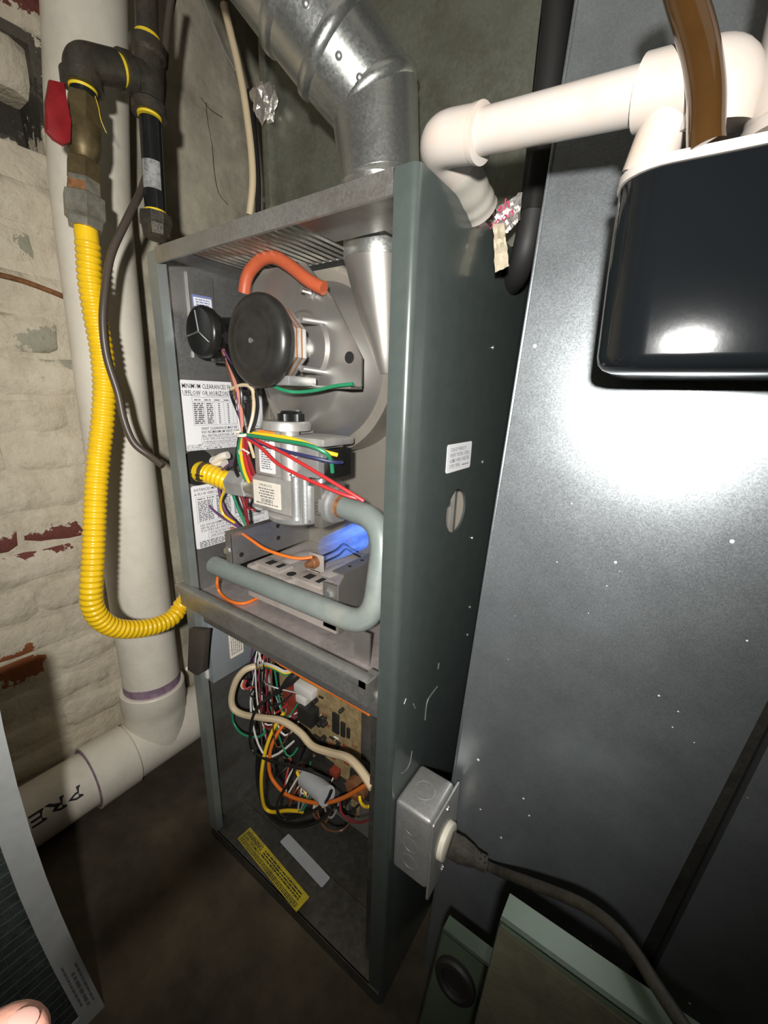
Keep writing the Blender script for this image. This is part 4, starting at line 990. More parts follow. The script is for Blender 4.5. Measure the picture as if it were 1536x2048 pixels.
lw('motor_lead', 'black', [(0.1343, 0.0900, 0.3673), (0.1276, 0.0600, 0.3674), (0.1111, 0.0450, 0.3357), (0.0960, 0.0450, 0.2810), (0.0934, 0.0500, 0.2394), (0.1378, 0.0500, 0.2432), (0.2005, 0.0500, 0.2697), (0.2458, 0.0550, 0.2839), (0.2786, 0.0700, 0.2724)], 0.0026,
   'black wire bowing out to the left in front of the cream cable')
lw('motor_lead', 'black', [(0.2140, 0.0700, 0.3028), (0.2109, 0.0600, 0.2813), (0.1990, 0.0500, 0.2365), (0.1781, 0.0450, 0.1911), (0.1649, 0.0450, 0.1543), (0.1658, 0.0500, 0.1220), (0.1828, 0.0600, 0.1194), (0.2381, 0.0600, 0.1781), (0.2804, 0.0550, 0.2381), (0.2899, 0.0600, 0.2655)], 0.0026,
   'thin black wire crossing down over the orange loop')
lw('motor_lead', 'black', [(0.0643, 0.0900, 0.2141), (0.0624, 0.0800, 0.1556), (0.0775, 0.0700, 0.1078), (0.1147, 0.0600, 0.0842), (0.1523, 0.0600, 0.0825), (0.2033, 0.0600, 0.1138), (0.2567, 0.0600, 0.1684), (0.2896, 0.0600, 0.2230)], 0.0036,
   'lowest black wire loop hanging below the yellow loop')
lw('motor_lead', 'white', [(0.0892, 0.0900, 0.4192), (0.0938, 0.0850, 0.3792), (0.0913, 0.0800, 0.3233), (0.0922, 0.0800, 0.2758), (0.0955, 0.0850, 0.2367)], 0.0028,
   'white wire hanging straight down left of the circuit board')
lw('ground_lead', 'green', [(0.0210, 0.0600, 0.2832), (0.0214, 0.0600, 0.2572), (0.0446, 0.0600, 0.2441), (0.0749, 0.0650, 0.2480), (0.1005, 0.0700, 0.2640), (0.0996, 0.0800, 0.2739)], 0.0024,
   'green wire looping below the cream cable by the left wall')
lw('motor_lead', 'white', [(0.0560, 0.0900, 0.3439), (0.0539, 0.0850, 0.3185), (0.0550, 0.0850, 0.2946), (0.0700, 0.0850, 0.2867)], 0.0020, 'short white wire curving behind the thick cream cable')
lw('motor_lead', 'darkred', [(0.3014, 0.0700, 0.2385), (0.3091, 0.0650, 0.2269), (0.3319, 0.0600, 0.2330), (0.3566, 0.0550, 0.2523), (0.3850, 0.0450, 0.2924)], 0.0020, 'dark red wire at the lower right of the compartment')
lw('motor_lead', 'yellow', [(0.3508, 0.0600, 0.2985), (0.3578, 0.0550, 0.2952), (0.3695, 0.0500, 0.3007), (0.3825, 0.0450, 0.3155)], 0.0026, 'short yellow wire curl under the copper-wound transformer')
lh = thing('control_harness', (0.13, 0.1, 0.2), 'tangled bundle of thin wires and black tape left of the circuit board', 'wiring')
random.seed(21)
cols = ['white', 'brown', 'red', 'black', 'green', 'grey', 'purple', 'darkred', 'white', 'black', 'taupe', 'brown', 'darkred', 'black']
for k in range(22):
    c = cols[k % len(cols)]
    x0, z0 = random.uniform(0.05, 0.10), random.uniform(0.40, 0.46)
    x1, z1 = random.uniform(0.125, 0.175), random.uniform(0.26, 0.38)
    ym = random.uniform(0.06, 0.10)
    pts = [(x0, 0.115, z0), (x0 + random.uniform(-0.01, 0.03), ym + 0.01, (z0 + z1) / 2 + random.uniform(-0.05, 0.05)),
           ((x0 + x1) / 2 + random.uniform(-0.03, 0.03), ym, z1 + random.uniform(-0.06, 0.02)), (x1, 0.113, z1)]
    wire('wire', pts, random.uniform(0.0013, 0.0022), WIRE[c], lh, seg=6, k=6)
for k in range(18):
    c = cols[(k * 5) % len(cols)]
    x0, z0 = random.uniform(0.15, 0.27), random.uniform(0.17, 0.23)
    dx = random.uniform(-0.04, 0.04)
    pts = [(x0, 0.105, z0), (x0 + dx * 0.3, 0.075, z0 - 0.012), (x0 + dx, random.uniform(0.06, 0.085), z0 - random.uniform(0.02, 0.06)),
           (x0 + dx * 1.6, 0.09, z0 - random.uniform(0.0, 0.05)), (x0 + dx * 2, 0.112, z0 + random.uniform(-0.02, 0.02))]
    wire('wire', pts, random.uniform(0.0014, 0.0022), WIRE[c], lh, seg=6, k=6)
wire('taped_bundle', [(0.0592, 0.1000, 0.3073), (0.1147, 0.0880, 0.3554), (0.1523, 0.0850, 0.3939), (0.1772, 0.0900, 0.4241), (0.1848, 0.1000, 0.4290)], [0.006 + 0.003 * math.sin(i * .5) for i in range(25)], M_rubber, lh, seg=10)
wire('ribbon_cable', [(0.0805, 0.0980, 0.3937), (0.0973, 0.0940, 0.3752), (0.1074, 0.0940, 0.3512)], 0.006, WIRE['grey'], lh, seg=6)
for k, c in enumerate(('green', 'yellow', 'white', 'white')):
    d_ = k * 4
    wire('wire', [(V(q_) + V((0, 0, 0.003 * k))) for q_ in [(0.0658, 0.0900, 0.3860), (0.1006, 0.0850, 0.4116), (0.1292, 0.0850, 0.4179), (0.1532, 0.0900, 0.4151), (0.1692, 0.1000, 0.4250)]], 0.0013, WIRE[c], lh, seg=6)
for k, c in enumerate(('white', 'orange', 'purple', 'red')):
    wire('wire', [(V(q_) + V((0.004 * k, 0, 0.002 * k))) for q_ in [(0.0647, 0.0600, 0.3811), (0.0642, 0.0550, 0.3704), (0.0731, 0.0550, 0.3679), (0.0710, 0.0700, 0.3617)]], 0.0013, WIRE[c], lh, seg=6)

# ------------------------------------------------------------------ gas piping on the left
GX = -0.10
gp = thing('gas_pipe', (GX, 0.04, 1.14), 'black iron gas pipe with tee, elbow and capped drip leg beside the wall', 'pipe')
riser = [(-0.1000, 0.0986, 1.5059), (-0.1000, 0.0926, 1.4512), (-0.1000, 0.0903, 1.4207)]
build('riser', MB().tube(riser, 0.0155, 20), M_iron, gp)
T0, T1, T2 = [V(q) for q in [(-0.1000, 0.0897, 1.4156), (-0.1000, 0.0849, 1.3709), (-0.1000, 0.0813, 1.3230)]]
el = [V(q) for q in [(-0.1000, 0.0567, 1.3636), (-0.1000, 0.0197, 1.3502), (-0.1000, 0.0014, 1.3395), (-0.1000, -0.0077, 1.3182)]]
mb = MB(); ax = (T0 - T2); ln = ax.length
mb.lathe(T2, ax, [(0, 0.0245), (0.014, 0.0245), (0.018, 0.0205), (ln - 0.018, 0.0205), (ln - 0.014, 0.0245), (ln, 0.0245)], 28)
bx_ = el[0] - T1
mb.lathe(T1, bx_, [(0, 0.0205), (bx_.length - 0.004, 0.0205), (bx_.length - 0.002, 0.0245), (bx_.length + 0.012, 0.0245)], 28)
build('tee', mb, M_iron, gp)
build('thread_tape', MB().lathe(T0, ax, [(0, 0.0185), (0.009, 0.0176)], 24), M_yellow_tape, gp)
build('thread_tape', MB().lathe(T2, -ax, [(0, 0.0172), (0.003, 0.0166)], 24), M_yellow_tape, gp)
cend = T1 + bx_.normalized() * (bx_.length + 0.012)
build('thread_tape', MB().lathe(cend, bx_, [(0, 0.0190), (0.0065, 0.0188)], 24), M_yellow_tape, gp)
# elbow turning down
E0 = cend + bx_.normalized() * 0.006
EB = V([(-0.1000, -0.0088, 1.3429)][0]); E1 = V([(-0.1000, -0.0099, 1.3116)][0])
mb = MB(); mb.tube(fillet_path([E0, EB, E1], 0.034, 12), 0.0215, 26)
dn = (E1 - EB).normalized()
mb.lathe(E1 - dn * 0.014, dn, [(0, 0.0255), (0.014, 0.0255)], 28)
build('elbow', mb, M_iron, gp, smooth=60)
N1 = V([(-0.1000, -0.0106, 1.2983)][0])
build('nipple', MB().tube([E1, N1], 0.0160, 20), M_iron_gloss, gp)
build('thread_tape', MB().lathe(E1, dn, [(0, 0.0172), (0.003, 0.0165)], 24), M_yellow_tape, gp)
build('thread_tape', MB().lathe(N1, -dn, [(0, 0.0168), (0.0015, 0.0165)], 24), M_yellow_tape, gp)
# drip leg and cap
L0, L1, L2 = [V(q) for q in [(-0.1000, 0.0815, 1.3179), (-0.1000, 0.0744, 1.1878), (-0.1000, 0.0735, 1.1533)]]
dl = build('drip_leg', MB().tube([L0, L1], 0.0155, 24), M_iron_gloss, gp)
d_ = (L1 - L0).normalized(); ll = (L1 - L0).length
nx = V((0.75, -0.66, 0)); nx = (nx - d_ * nx.dot(d_)).normalized(); bx2 = d_.cross(nx)
def leglabel(u, v):
    a = (u - 0.5) * 1.9; return L0 + d_ * (ll * (0.45 + 0.30 * v)) + (nx * math.cos(a) + bx2 * math.sin(a)) * (0.0158 + 0.0002 * noise.noise(V((u * 9, v * 9, 0))))
build('torn_label', MB().grid(leglabel, 16, 10), M_torn, dl)
build('thread_tape', MB().lathe(L1, -d_, [(0, 0.0175), (0.005, 0.0165)], 24), M_yellow_tape, gp)
build('cap', MB().lathe(L1, d_, [(0, 0.0245), (0.014, 0.0250), (0.017, 0.0225), (0.032, 0.0205), (0.036, 0.014), (0.037, 0)], 8), M_iron, gp, smooth=25)

wire('tape_strand', [(-0.0850, -0.0022, 1.3030), (-0.0830, -0.0005, 1.2902), (-0.0840, 0.0012, 1.2770), (-0.0860, 0.0073, 1.2651)], 0.0005, M_yellow_tape, gp, seg=5)
# brass ball valve with red lever
bv = thing('ball_valve', (GX, -0.02, 1.19), 'dull brass ball valve with a red lever on the gas line', 'valve')
B0, B1, B2, B3, B4, B5 = [V(q) for q in [(-0.1000, -0.0103, 1.3001), (-0.1000, -0.0148, 1.2742), (-0.1000, -0.0188, 1.2463), (-0.1000, -0.0220, 1.2292), (-0.1000, -0.0244, 1.2085), (-0.1000, -0.0269, 1.1913)]]
ax = (B5 - B0).normalized(); t = lambda p_: (p_ - B0).dot(ax)
build('hex_end', MB().lathe(B0, ax, [(0, 0.0205), (0.030, 0.0215), (0.033, 0.018)], 6), M_brass, bv, smooth=20)
build('body', MB().lathe(B0 + ax * 0.028, ax, [(0, 0.018), (0.006, 0.0205), (0.018, 0.0205), (0.028, 0.021), (0.040, 0.019), (0.046, 0.016), (0.052, 0.016)], 28), M_brass, bv)
build('hex_end', MB().lathe(B0 + ax * 0.078, ax, [(0, 0.0185), (0.002, 0.0210), (0.024, 0.0210), (0.026, 0.018)], 6), M_brass, bv, smooth=20)
build('union', MB().lathe(B0 + ax * 0.104, ax, [(0, 0.0175), (0.006, 0.0185), (0.007, 0.021), (0.020, 0.021), (0.022, 0.0165), (0.030, 0.0165)], 6), M_rust, bv, smooth=20)
q = [(-0.0850, -0.0566, 1.2927), (-0.0850, -0.0384, 1.2981), (-0.0850, -0.0419, 1.2718), (-0.0850, -0.0373, 1.2609), (-0.0850, -0.0429, 1.2317), (-0.0850, -0.0513, 1.2248), (-0.0850, -0.0621, 1.2269), (-0.0850, -0.0696, 1.2334), (-0.0850, -0.0645, 1.2659)]
build('lever', MB().prism([(a_[1], a_[2]) for a_ in q], (-0.089, 0, 0), (0, 1, 0), (0, 0, 1), (0.009, 0, 0), 0.002), M_red, bv)
build('stem_nut', MB().lathe(V([(-0.0900, -0.0308, 1.2664)][0]), (0.25, 1, 0), [(-0.004, 0.009), (0.014, 0.009)], 6), M_brass, bv)

# corrugated yellow connector
gc = thing('gas_connector', (-0.08, -0.03, 0.5), 'yellow corrugated gas hose hanging from the valve and entering the cabinet', 'hose')
H0, H1, H2 = [V(q) for q in [(-0.1000, -0.0256, 1.2003), (-0.1000, -0.0279, 1.1799), (-0.1000, -0.0315, 1.1426)]]
ax = (H2 - H1).normalized()
build('adapter_nut', MB().lathe(H0, ax, [(0, 0.0185), (0.003, 0.021), (0.020, 0.021), (0.022, 0.017), (0.032, 0.017)], 6), M_nut, gc, smooth=20)
build('flare_nut', MB().lathe(H1, ax, [(0, 0.022), (0.003, 0.027), (0.030, 0.027), (0.034, 0.023), (0.044, 0.022)], 6), M_nut, gc, smooth=20)
build('hose_collar', MB().tube([(-0.1000, -0.0313, 1.1440), (-0.1000, -0.0323, 1.1284), (-0.1000, -0.0325, 1.1181)], [0.0150, 0.0152, 0.0150], 20), M_hose, gc)
def corrugated(pts, r, pitch, depth):
    P = smooth_path(pts, 10); L_ = [0]
    for i in range(1, len(P)): L_.append(L_[-1] + (P[i] - P[i - 1]).length)
    n = int(L_[-1] / pitch * 6); out, rs = [], []; j = 0
    for i in range(n + 1):
        s = L_[-1] * i / n
        while j < len(L_) - 2 and L_[j + 1] < s: j += 1
        f = (s - L_[j]) / max(1e-9, L_[j + 1] - L_[j]); out.append(P[j].lerp(P[j + 1], f))
        rs.append(r - depth * (0.5 + 0.5 * math.cos(2 * math.pi * s / pitch)) ** 2)
    return out, rs
hp = [(-0.1000, -0.0323, 1.1194), (-0.1000, -0.0335, 1.1022), (-0.1000, -0.0365, 1.0684), (-0.0980, -0.0375, 1.0201), (-0.0950, -0.0369, 0.9702), (-0.0900, -0.0420, 0.9180), (-0.0850, -0.0536, 0.8648), (-0.0800, -0.0687, 0.8114), (-0.0750, -0.0824, 0.7579), (-0.0700, -0.0942, 0.7037), (-0.0660, -0.1057, 0.6487), (-0.0640, -0.1143, 0.6088), (-0.0660, -0.1176, 0.5757), (-0.0700, -0.1091, 0.5429), (-0.0740, -0.0869, 0.5136), (-0.0800, -0.0513, 0.4919), (-0.0850, -0.0140, 0.4803), (-0.0900, 0.0179, 0.4799), (-0.0950, 0.0397, 0.4941)]
hp2 = [(-0.075, 0.052, 0.53), (-0.06, 0.055, 0.62), (-0.055, 0.05, 0.72), (-0.04, 0.048, 0.77)]
a_, b_ = corrugated(hp + hp2, 0.0166, 0.0092, 0.0026)
build('hose', MB().tube(a_, b_, 18), M_hose, gc, smooth=80)
ip = [V((-0.04, 0.048, 0.77))] + [V(q) for q in [(-0.0293, 0.0420, 0.7781), (0.0093, 0.0520, 0.7800)]]
build('printed_sleeve', MB().tube(smooth_path(ip, 6), 0.0180, 22), M_hose_sleeve, gc, smooth=60)
a_, b_ = corrugated([(0.0063, 0.0520, 0.7796), (0.0282, 0.0600, 0.7745), (0.0573, 0.0720, 0.7646)], 0.0172, 0.0080, 0.0026)
build('hose_end', MB().tube(a_, b_, 18), M_hose, gc, smooth=80)
ring0, ring1 = V([(0.0063, 0.0520, 0.7796)][0]), V([(0.0091, 0.0530, 0.7790)][0])
build('sleeve_band', MB().tube([ring0, ring1 + (ring1 - ring0)], 0.0190, 20), M_brass, gc)
s0, s1 = V([(0.0560, 0.0710, 0.7655)][0]), V((0.124, 0.083, 0.765))
ax = (s1 - s0)
build('inlet_nut', MB().lathe(s0, ax, [(0, 0.0185), (0.004, 0.0225), (ax.length * 0.6, 0.0225), (ax.length * 0.66, 0.019)], 6), M_alum_dirty, gc, smooth=20)
build('inlet_fitting', MB().lathe(s0 + ax * 0.62, ax, [(0, 0.0185), (0.006, 0.0205), (ax.length * 0.38, 0.0205), (ax.length * 0.40 + 0.004, 0.0205)], 24), M_zinc, gc)
p_ = Print(V([(-0.0002, 0.0300, 0.7748)][0]), (0.9, 0.25, -0.05), (0, 0, 1))
for xx in (0.0, 0.013, 0.022): p_.scribble(xx, 0.003, xx + 0.008, 0.003).scribble(xx, -0.004, xx + 0.006, 0.003)
p_.build('lettering', M_ink, gc)
build('inlet_opening', MB().lathe((0.0032, 0.046, 0.788), (1, 0, 0), [(0, 0.031), (0.0006, 0.031)], 28), M_hole, lp)

# old thermostat cable sagging down to the cabinet
oc = [(-0.1200, 0.1513, 1.5238), (-0.1300, 0.1428, 1.4731), (-0.1300, 0.1128, 1.3338), (-0.1200, 0.0719, 1.2355), (-0.0900, 0.0271, 1.1708), (-0.0800, -0.0112, 1.1052), (-0.0750, -0.0301, 1.0469), (-0.0750, -0.0380, 1.0046), (-0.0750, -0.0390, 0.9579), (-0.0700, -0.0326, 0.9066), (-0.0650, -0.0315, 0.8653), (-0.0550, -0.0256, 0.8294), (-0.0400, -0.0104, 0.8084), (-0.0200, -0.0014, 0.7932)]
tag(wire('old_cable', oc, 0.0056, WIRE['taupe'], seg=10), 'brown-grey cable sagging in front of the yellow hose to the cabinet edge', 'cable')

# ------------------------------------------------------------------ drain stack
PX_ = -0.275
dp = thing('drain_stack', (PX_, 0.03, 0), 'large aged white drain pipe standing left of the furnace with a tee at the floor', 'pipe')
axis = [(-0.2750, 0.0937, 1.5741), (-0.2750, 0.0820, 1.4640), (-0.2750, 0.0679, 1.3462), (-0.2750, 0.0563, 1.2222), (-0.2750, 0.0507, 1.0300), (-0.2750, 0.0436, 0.7907), (-0.2750, 0.0423, 0.5340), (-0.2750, 0.0411, 0.2144)]
build('vertical_pipe', MB().tube(smooth_path(axis, 4), 0.061, 40), M_pvc, dp, smooth=60)
b0, b1, b2 = [V(q) for q in [(-0.2750, 0.0410, 0.2232), (-0.2750, 0.0364, 0.1348), (-0.2750, 0.0351, 0.0400)]]
ax = (b2 - b0).normalized()
build('primer_band', MB().lathe(b0 - ax * 0.022, ax, [(0, 0.0614), (0.024, 0.0616)], 40), M_purple, dp)
build('hub', MB().lathe(b0, ax, [(0, 0.0675), (0.003, 0.070), (0.046, 0.0705), (0.05, 0.0685), (0.075, 0.0685)], 40), M_pvc, dp)
hz = 0.072
mb = MB(); mb.tube([b0 + ax * 0.06, V((PX_, b2.y, hz))], [0.0675, 0.066], 36)
mb.tube([(PX_, -0.045, hz), (PX_, 0.30, hz)], 0.0665, 40)
build('tee', mb, M_pvc, dp, smooth=50)
build('hub', MB().lathe((PX_, -0.035, hz), (0, -1, 0), [(-0.004, 0.0665), (0, 0.0705), (0.074, 0.0710), (0.082, 0.0715), (0.083, 0.063)], 40), M_pvc, dp)
build('primer_band', MB().lathe((PX_, -0.1165, hz), (0, -1, 0), [(0, 0.0700), (0.003, 0.0635)], 40), M_purple, dp)
build('horizontal_pipe', MB().tube([(PX_, -0.10, hz), (PX_, -0.75, hz)], 0.061, 40), M_pvc, dp)
def pipewarp(x, y):
    a = math.radians(38) - y / 0.0614
    return (PX_ + 0.0614 * math.cos(a), -0.145 + 0.0 - x + 0.055, hz + 0.0614 * math.sin(a))
p_ = Print((0, 0, 0), (1, 0, 0), (0, 1, 0), warp=lambda x, y: (PX_ + 0.0614 * math.cos(math.radians(30) - y / 0.0614), -0.036 - x, hz + 0.0614 * math.sin(math.radians(30) - y / 0.0614)))
p_.text('FOR', 0.000, -0.012, 0.034, 0.084, 0.016).text('PRESSURE', 0.106, -0.012, 0.034, 0.24, 0.016)
p_.build('lettering', M_ink, dp)

# ------------------------------------------------------------------ flue
fl = thing('flue_pipe', (0.295, 0.152, 1.10), 'galvanized flue pipe with a segmented elbow rising from the furnace top', 'flue')
build('base_pipe', MB().lathe((0.295, 0.152, 1.104), (0, 0, 1), [(0.0, 0.0435), (0.085, 0.0435)], 40), M_galv_flue, fl)
build('reducer', MB().lathe((0.295, 0.152, 1.152), (0, 0, 1), [(0.0, 0.0450), (0.003, 0.0480), (0.006, 0.0485), (0.009, 0.0472), (0.011, 0.0485), (0.015, 0.0505), (0.019, 0.0492), (0.025, 0.0498), (0.03, 0.0500)], 44), M_galv_flue, fl)
FP = [V((0.295, 0.152, 1.176)), V((0.285, 0.150, 1.262)), V((0.2550, 0.1080, 1.3000)), V((0.2290, 0.0794, 1.3348)), V((0.1773, 0.0297, 1.4045)), V((0.0738, -0.0698, 1.5437))]
FR = [0.0500, 0.0535, 0.0545, 0.0545, 0.0545, 0.0545]
for i in range(5):
    a, b_ = FP[i], FP[i + 1]; ov = (b_ - a).normalized() * 0.004
    build('gore', MB().tube([a - ov, b_ + ov], [FR[i], FR[i + 1]], 44), M_galv_flue, fl)
for i in (1, 2, 3, 4):
    t_ = ((FP[i] - FP[i - 1]).normalized() + (FP[i + 1] - FP[i]).normalized()).normalized()
    build('seam_bead', MB().lathe(FP[i] - t_ * 0.008, t_, [(0, FR[i] + 0.0002), (0.003, FR[i] + 0.0032), (0.008, FR[i] + 0.0042), (0.013, FR[i] + 0.0032), (0.016, FR[i] + 0.0002)], 44), M_galv_flue, fl)
def on_gore(i, t, ang):
    a, b_ = FP[i], FP[i + 1]; d = (b_ - a).normalized(); c = a.lerp(b_, t)
    n = V((0.55, -0.8, -0.1)); n = (n - d * n.dot(d)).normalized(); m_ = d.cross(n)
    nn = n * math.cos(ang) + m_ * math.sin(ang); return c + nn * (FR[i] - 0.0005), nn
for i, t, g in ((1, 0.30, -0.25), (1, 0.72, -0.30), (2, 0.45, -0.2), (3, 0.4, 0.3)):
    p0, n0 = on_gore(i, t, g)
    build('rivet', MB().lathe(p0, n0, [(0, 0.0042), (0.0015, 0.0040), (0.0028, 0.0025), (0.003, 0)], 14), M_zinc, fl)

# ------------------------------------------------------------------ plenum above the furnace
pn = thing('plenum', (0.22, 0.45, 1.103), 'grimy galvanized plenum box on top of the furnace behind the flue', 'duct')
mb = MB()
def pf(u, v):
    x, z = -0.004 + 0.455 * u, 1.1035 + 0.85 * v
    return V((x, 0.235 + 0.006 * noise.noise(V((x * 9, z * 9, 4))) + 0.004 * math.sin(u * math.pi), z))
mb.grid(pf, 16, 24, 0.002, (0, 1, 0))
build('front_panel', mb, M_galv_plenum, pn, smooth=60)
build('left_panel', MB().box(-0.004, -0.002, 0.245, 0.69, 1.1035, 1.95), M_galv_plenum, pn)
build('right_panel', MB().box(0.449, 0.451, 0.245, 0.69, 1.1035, 1.95), M_galv_plenum, pn)
build('corner_seam', MB().box(-0.012, 0.004, 0.226, 0.246, 1.1035, 1.95, 0.002), M_galv_plenum, pn)
build('rear_panel', MB().box(-0.002, 0.449, 0.688, 0.69, 1.1035, 1.95), M_galv_plenum, pn)
a = V([(-0.0163, 0.2340, 1.2466)][0]); build('screw', MB().lathe(a, (0, -1, 0), [(0, 0.005), (0.003, 0.004), (0.0035, 0)], 10), M_zinc, pn)
# crumpled foil plug
c0 = V([(0.0025, 0.2220, 1.3763)][0]); mb = MB(); bmesh.ops.create_icosphere(mb.bm, subdivisions=3, radius=0.026)
for v in mb.bm.verts:
    k = 0.72 + 0.75 * abs(noise.noise(v.co * 55)) + 0.25 * noise.noise(v.co * 120)
    v.co = c0 + V((v.co.x * k * 1.0, v.co.y * k * 0.55, v.co.z * k * 1.15))
build('foil_plug', mb, M_foil, label='crumpled silver foil wad stuck to the plenum left of the flue', cat='foil', smooth=12)
tag(wire('beige_cable', [(-0.0645, 0.2050, 1.5166), (-0.0511, 0.2050, 1.4739), (-0.0431, 0.2080, 1.4405), (-0.0343, 0.2100, 1.3990), (-0.0290, 0.2120, 1.3575), (-0.0243, 0.2130, 1.3073), (-0.0254, 0.2130, 1.2637), (-0.0338, 0.2100, 1.2190)], 0.0062, WIRE['cream'], seg=10),
    'beige cable hanging down past the foil wad to the furnace top', 'cable')
tag(wire('dark_cable', [(-0.0312, 0.2220, 1.4040), (-0.0263, 0.2220, 1.3543), (-0.0220, 0.2220, 1.2959), (-0.0223, 0.2220, 1.2588), (-0.0226, 0.2200, 1.2240)], 0.0050, WIRE['black'], seg=8),
    'black cable hanging right beside the beige cable', 'cable')
tag(wire('thin_wire', [(-0.1018, 0.1900, 1.5374), (-0.0837, 0.1950, 1.4958), (-0.0648, 0.2000, 1.4565), (-0.0432, 0.2030, 1.4248)], 0.0013, WIRE['grey'], seg=6),
    'thin grey wire slanting across the wall at the top left of the flue', 'wire')
tag(wire('thin_wire', [(-0.1400, 0.1699, 1.5400), (-0.1450, 0.1556, 1.4922), (-0.1500, 0.1397, 1.4462), (-0.1550, 0.1280, 1.4088)], 0.0028, WIRE['taupe'], seg=6),
    'thin brown wire behind the black gas riser', 'wire')

# ------------------------------------------------------------------ return duct on the right
BL, BR, TL, TR = V((0.4747, 0.0800, 0.0)), V((0.7034, 0.0878, 0.0)), V((0.523, 0.1373, 1.40)), V((0.8476, 0.1483, 1.40))
def duct(name, BL, BR, TL, TR, depth, label, parts_mat):
    t = thing(name, ((BL.x + BR.x) / 2, BL.y + depth / 2, 0), label, 'duct')
    dv, e = V((0, depth, 0)), V((0, 0.0012, 0)); ex = V((0.0012, 0, 0))
    f = build('front_panel', MB().hexa([BL, BR, BR + e, BL + e, TL, TR, TR + e, TL + e]), parts_mat, t, smooth=0)
    build('left_panel', MB().hexa([BL + e, BL + e + ex, BL + dv + ex, BL + dv, TL + e, TL + e + ex, TL + dv + ex, TL + dv]), parts_mat, t, smooth=0)
    build('right_panel', MB().hexa([BR + e - ex, BR + e, BR + dv, BR + dv - ex, TR + e - ex, TR + e, TR + dv, TR + dv - ex]), parts_mat, t, smooth=0)
    return t
rd = duct('return_duct', BL, BR, TL, TR, 0.30, 'tall shiny galvanized return duct panel at the right with white specks', M_galv_panel)
build('edge_hem', MB().tube([BL + V((0.001, -0.0005, 0)), TL + V((0.001, -0.0005, 0))], 0.0018, 8), M_galv_panel, rd)
SL, ST = V((0.7300, 0.1010, 0)), V((0.8550, 0.1605, 1.40))
duct('side_duct', SL, SL + V((0.4, -0.03, 0)), ST, ST + V((0.4, -0.03, 0)), 0.28, 'galvanized duct panel at the far right beyond the dark gap', M_galv_panel)
sv, e_ = V((0, 0.016, 0)), V((0, 0.003, 0))
build('gap_strip', MB().hexa([BR + sv + V((0.0015, 0, 0)), SL + sv - V((0.0015, 0, 0)), SL + sv + e_ - V((0.0015, 0, 0)), BR + sv + e_ + V((0.0015, 0, 0)),
                              TR + sv + V((0.0015, 0, 0)), ST + sv - V((0.0015, 0, 0)), ST + sv + e_ - V((0.0015, 0, 0)), TR + sv + e_ + V((0.0015, 0, 0))]), M_galv_dark,
      label='dark recessed metal strip between the two galvanized ducts', cat='strip')
# black insulated line behind
bl = thing('insulated_line', (0.482, 0.2, 1.02), 'black insulated refrigerant line rising between plenum and return duct', 'pipe')
build('insulation', MB().tube(smooth_path([(0.4789, 0.2000, 1.3346), (0.4807, 0.2000, 1.2866), (0.4806, 0.2000, 1.2278), (0.4799, 0.2000, 1.1691), (0.4783, 0.2000, 1.1211), (0.4739, 0.2020, 1.0867), (0.4616, 0.2200, 1.0686), (0.4452, 0.2500, 1.0657)], 6), 0.0148, 20), M_rubber, bl, smooth=60)
build('sleeve', MB().tube([(0.4800, 0.1990, 1.1743), (0.4799, 0.1990, 1.1497), (0.4789, 0.1990, 1.1231)], 0.0154, 20), M_black, bl)

# foil tape at the furnace top edge
ft = thing('foil_tape', (0.452, 0.2, 1.09), 'torn foil tape with red print flapping over the furnace top edge', 'tape')
q = [V(t_) for t_ in [(0.4344, 0.1650, 1.1170), (0.4730, 0.1750, 1.1359), (0.4725, 0.1780, 1.1103), (0.4601, 0.1720, 1.0958)]]
def ftf(u, v):
    a = q[0].lerp(q[1], u); b = q[3].lerp(q[2], u); c = a.lerp(b, v)
    return c + V((0, -0.003 * abs(noise.noise(V((u * 6, v * 6, 1)))) * 2, 0.001 * noise.noise(V((u * 9, v * 7, 5)))))
build('printed_flap', MB().grid(ftf, 12, 8, 0.0008, (0, 1, 0)), M_foil, ft, smooth=14)
u_ = (q[1] - q[0]); v_ = (q[0] - q[3])
p_ = Print(q[0] + V((0, -0.006, 0)) + u_ * 0.10 - V((0, 0, 0.013)), u_, V((0, 0, 1)) - u_ * 0.2)
p_.text('meh', 0.002, 0.003, 0.0155).text('oo', 0.004, -0.008, 0.014).text('on', 0.020, -0.008, 0.014); p_.build('lettering', M_ink_red, ft)
q2 = [V(t_) for t_ in [(0.4524, 0.1500, 1.1013), (0.4641, 0.1520, 1.1008), (0.4754, 0.1500, 1.0571), (0.4615, 0.1460, 1.0515), (0.4563, 0.1470, 1.0747)]]
mb = MB()
def ft2(u, v):
    a = q2[0].lerp(q2[1], u); b = q2[3].lerp(q2[2], u); c = a.lerp(b, v)
    return c + V((0.0015 * noise.noise(V((u * 5, v * 6, 2))), 0.002 * noise.noise(V((u * 7, v * 7, 8))), 0))
build('hanging_strip', mb.grid(ft2, 6, 12, 0.0007, (0.3, 0.95, 0)), M_foil_tan, ft, smooth=20)

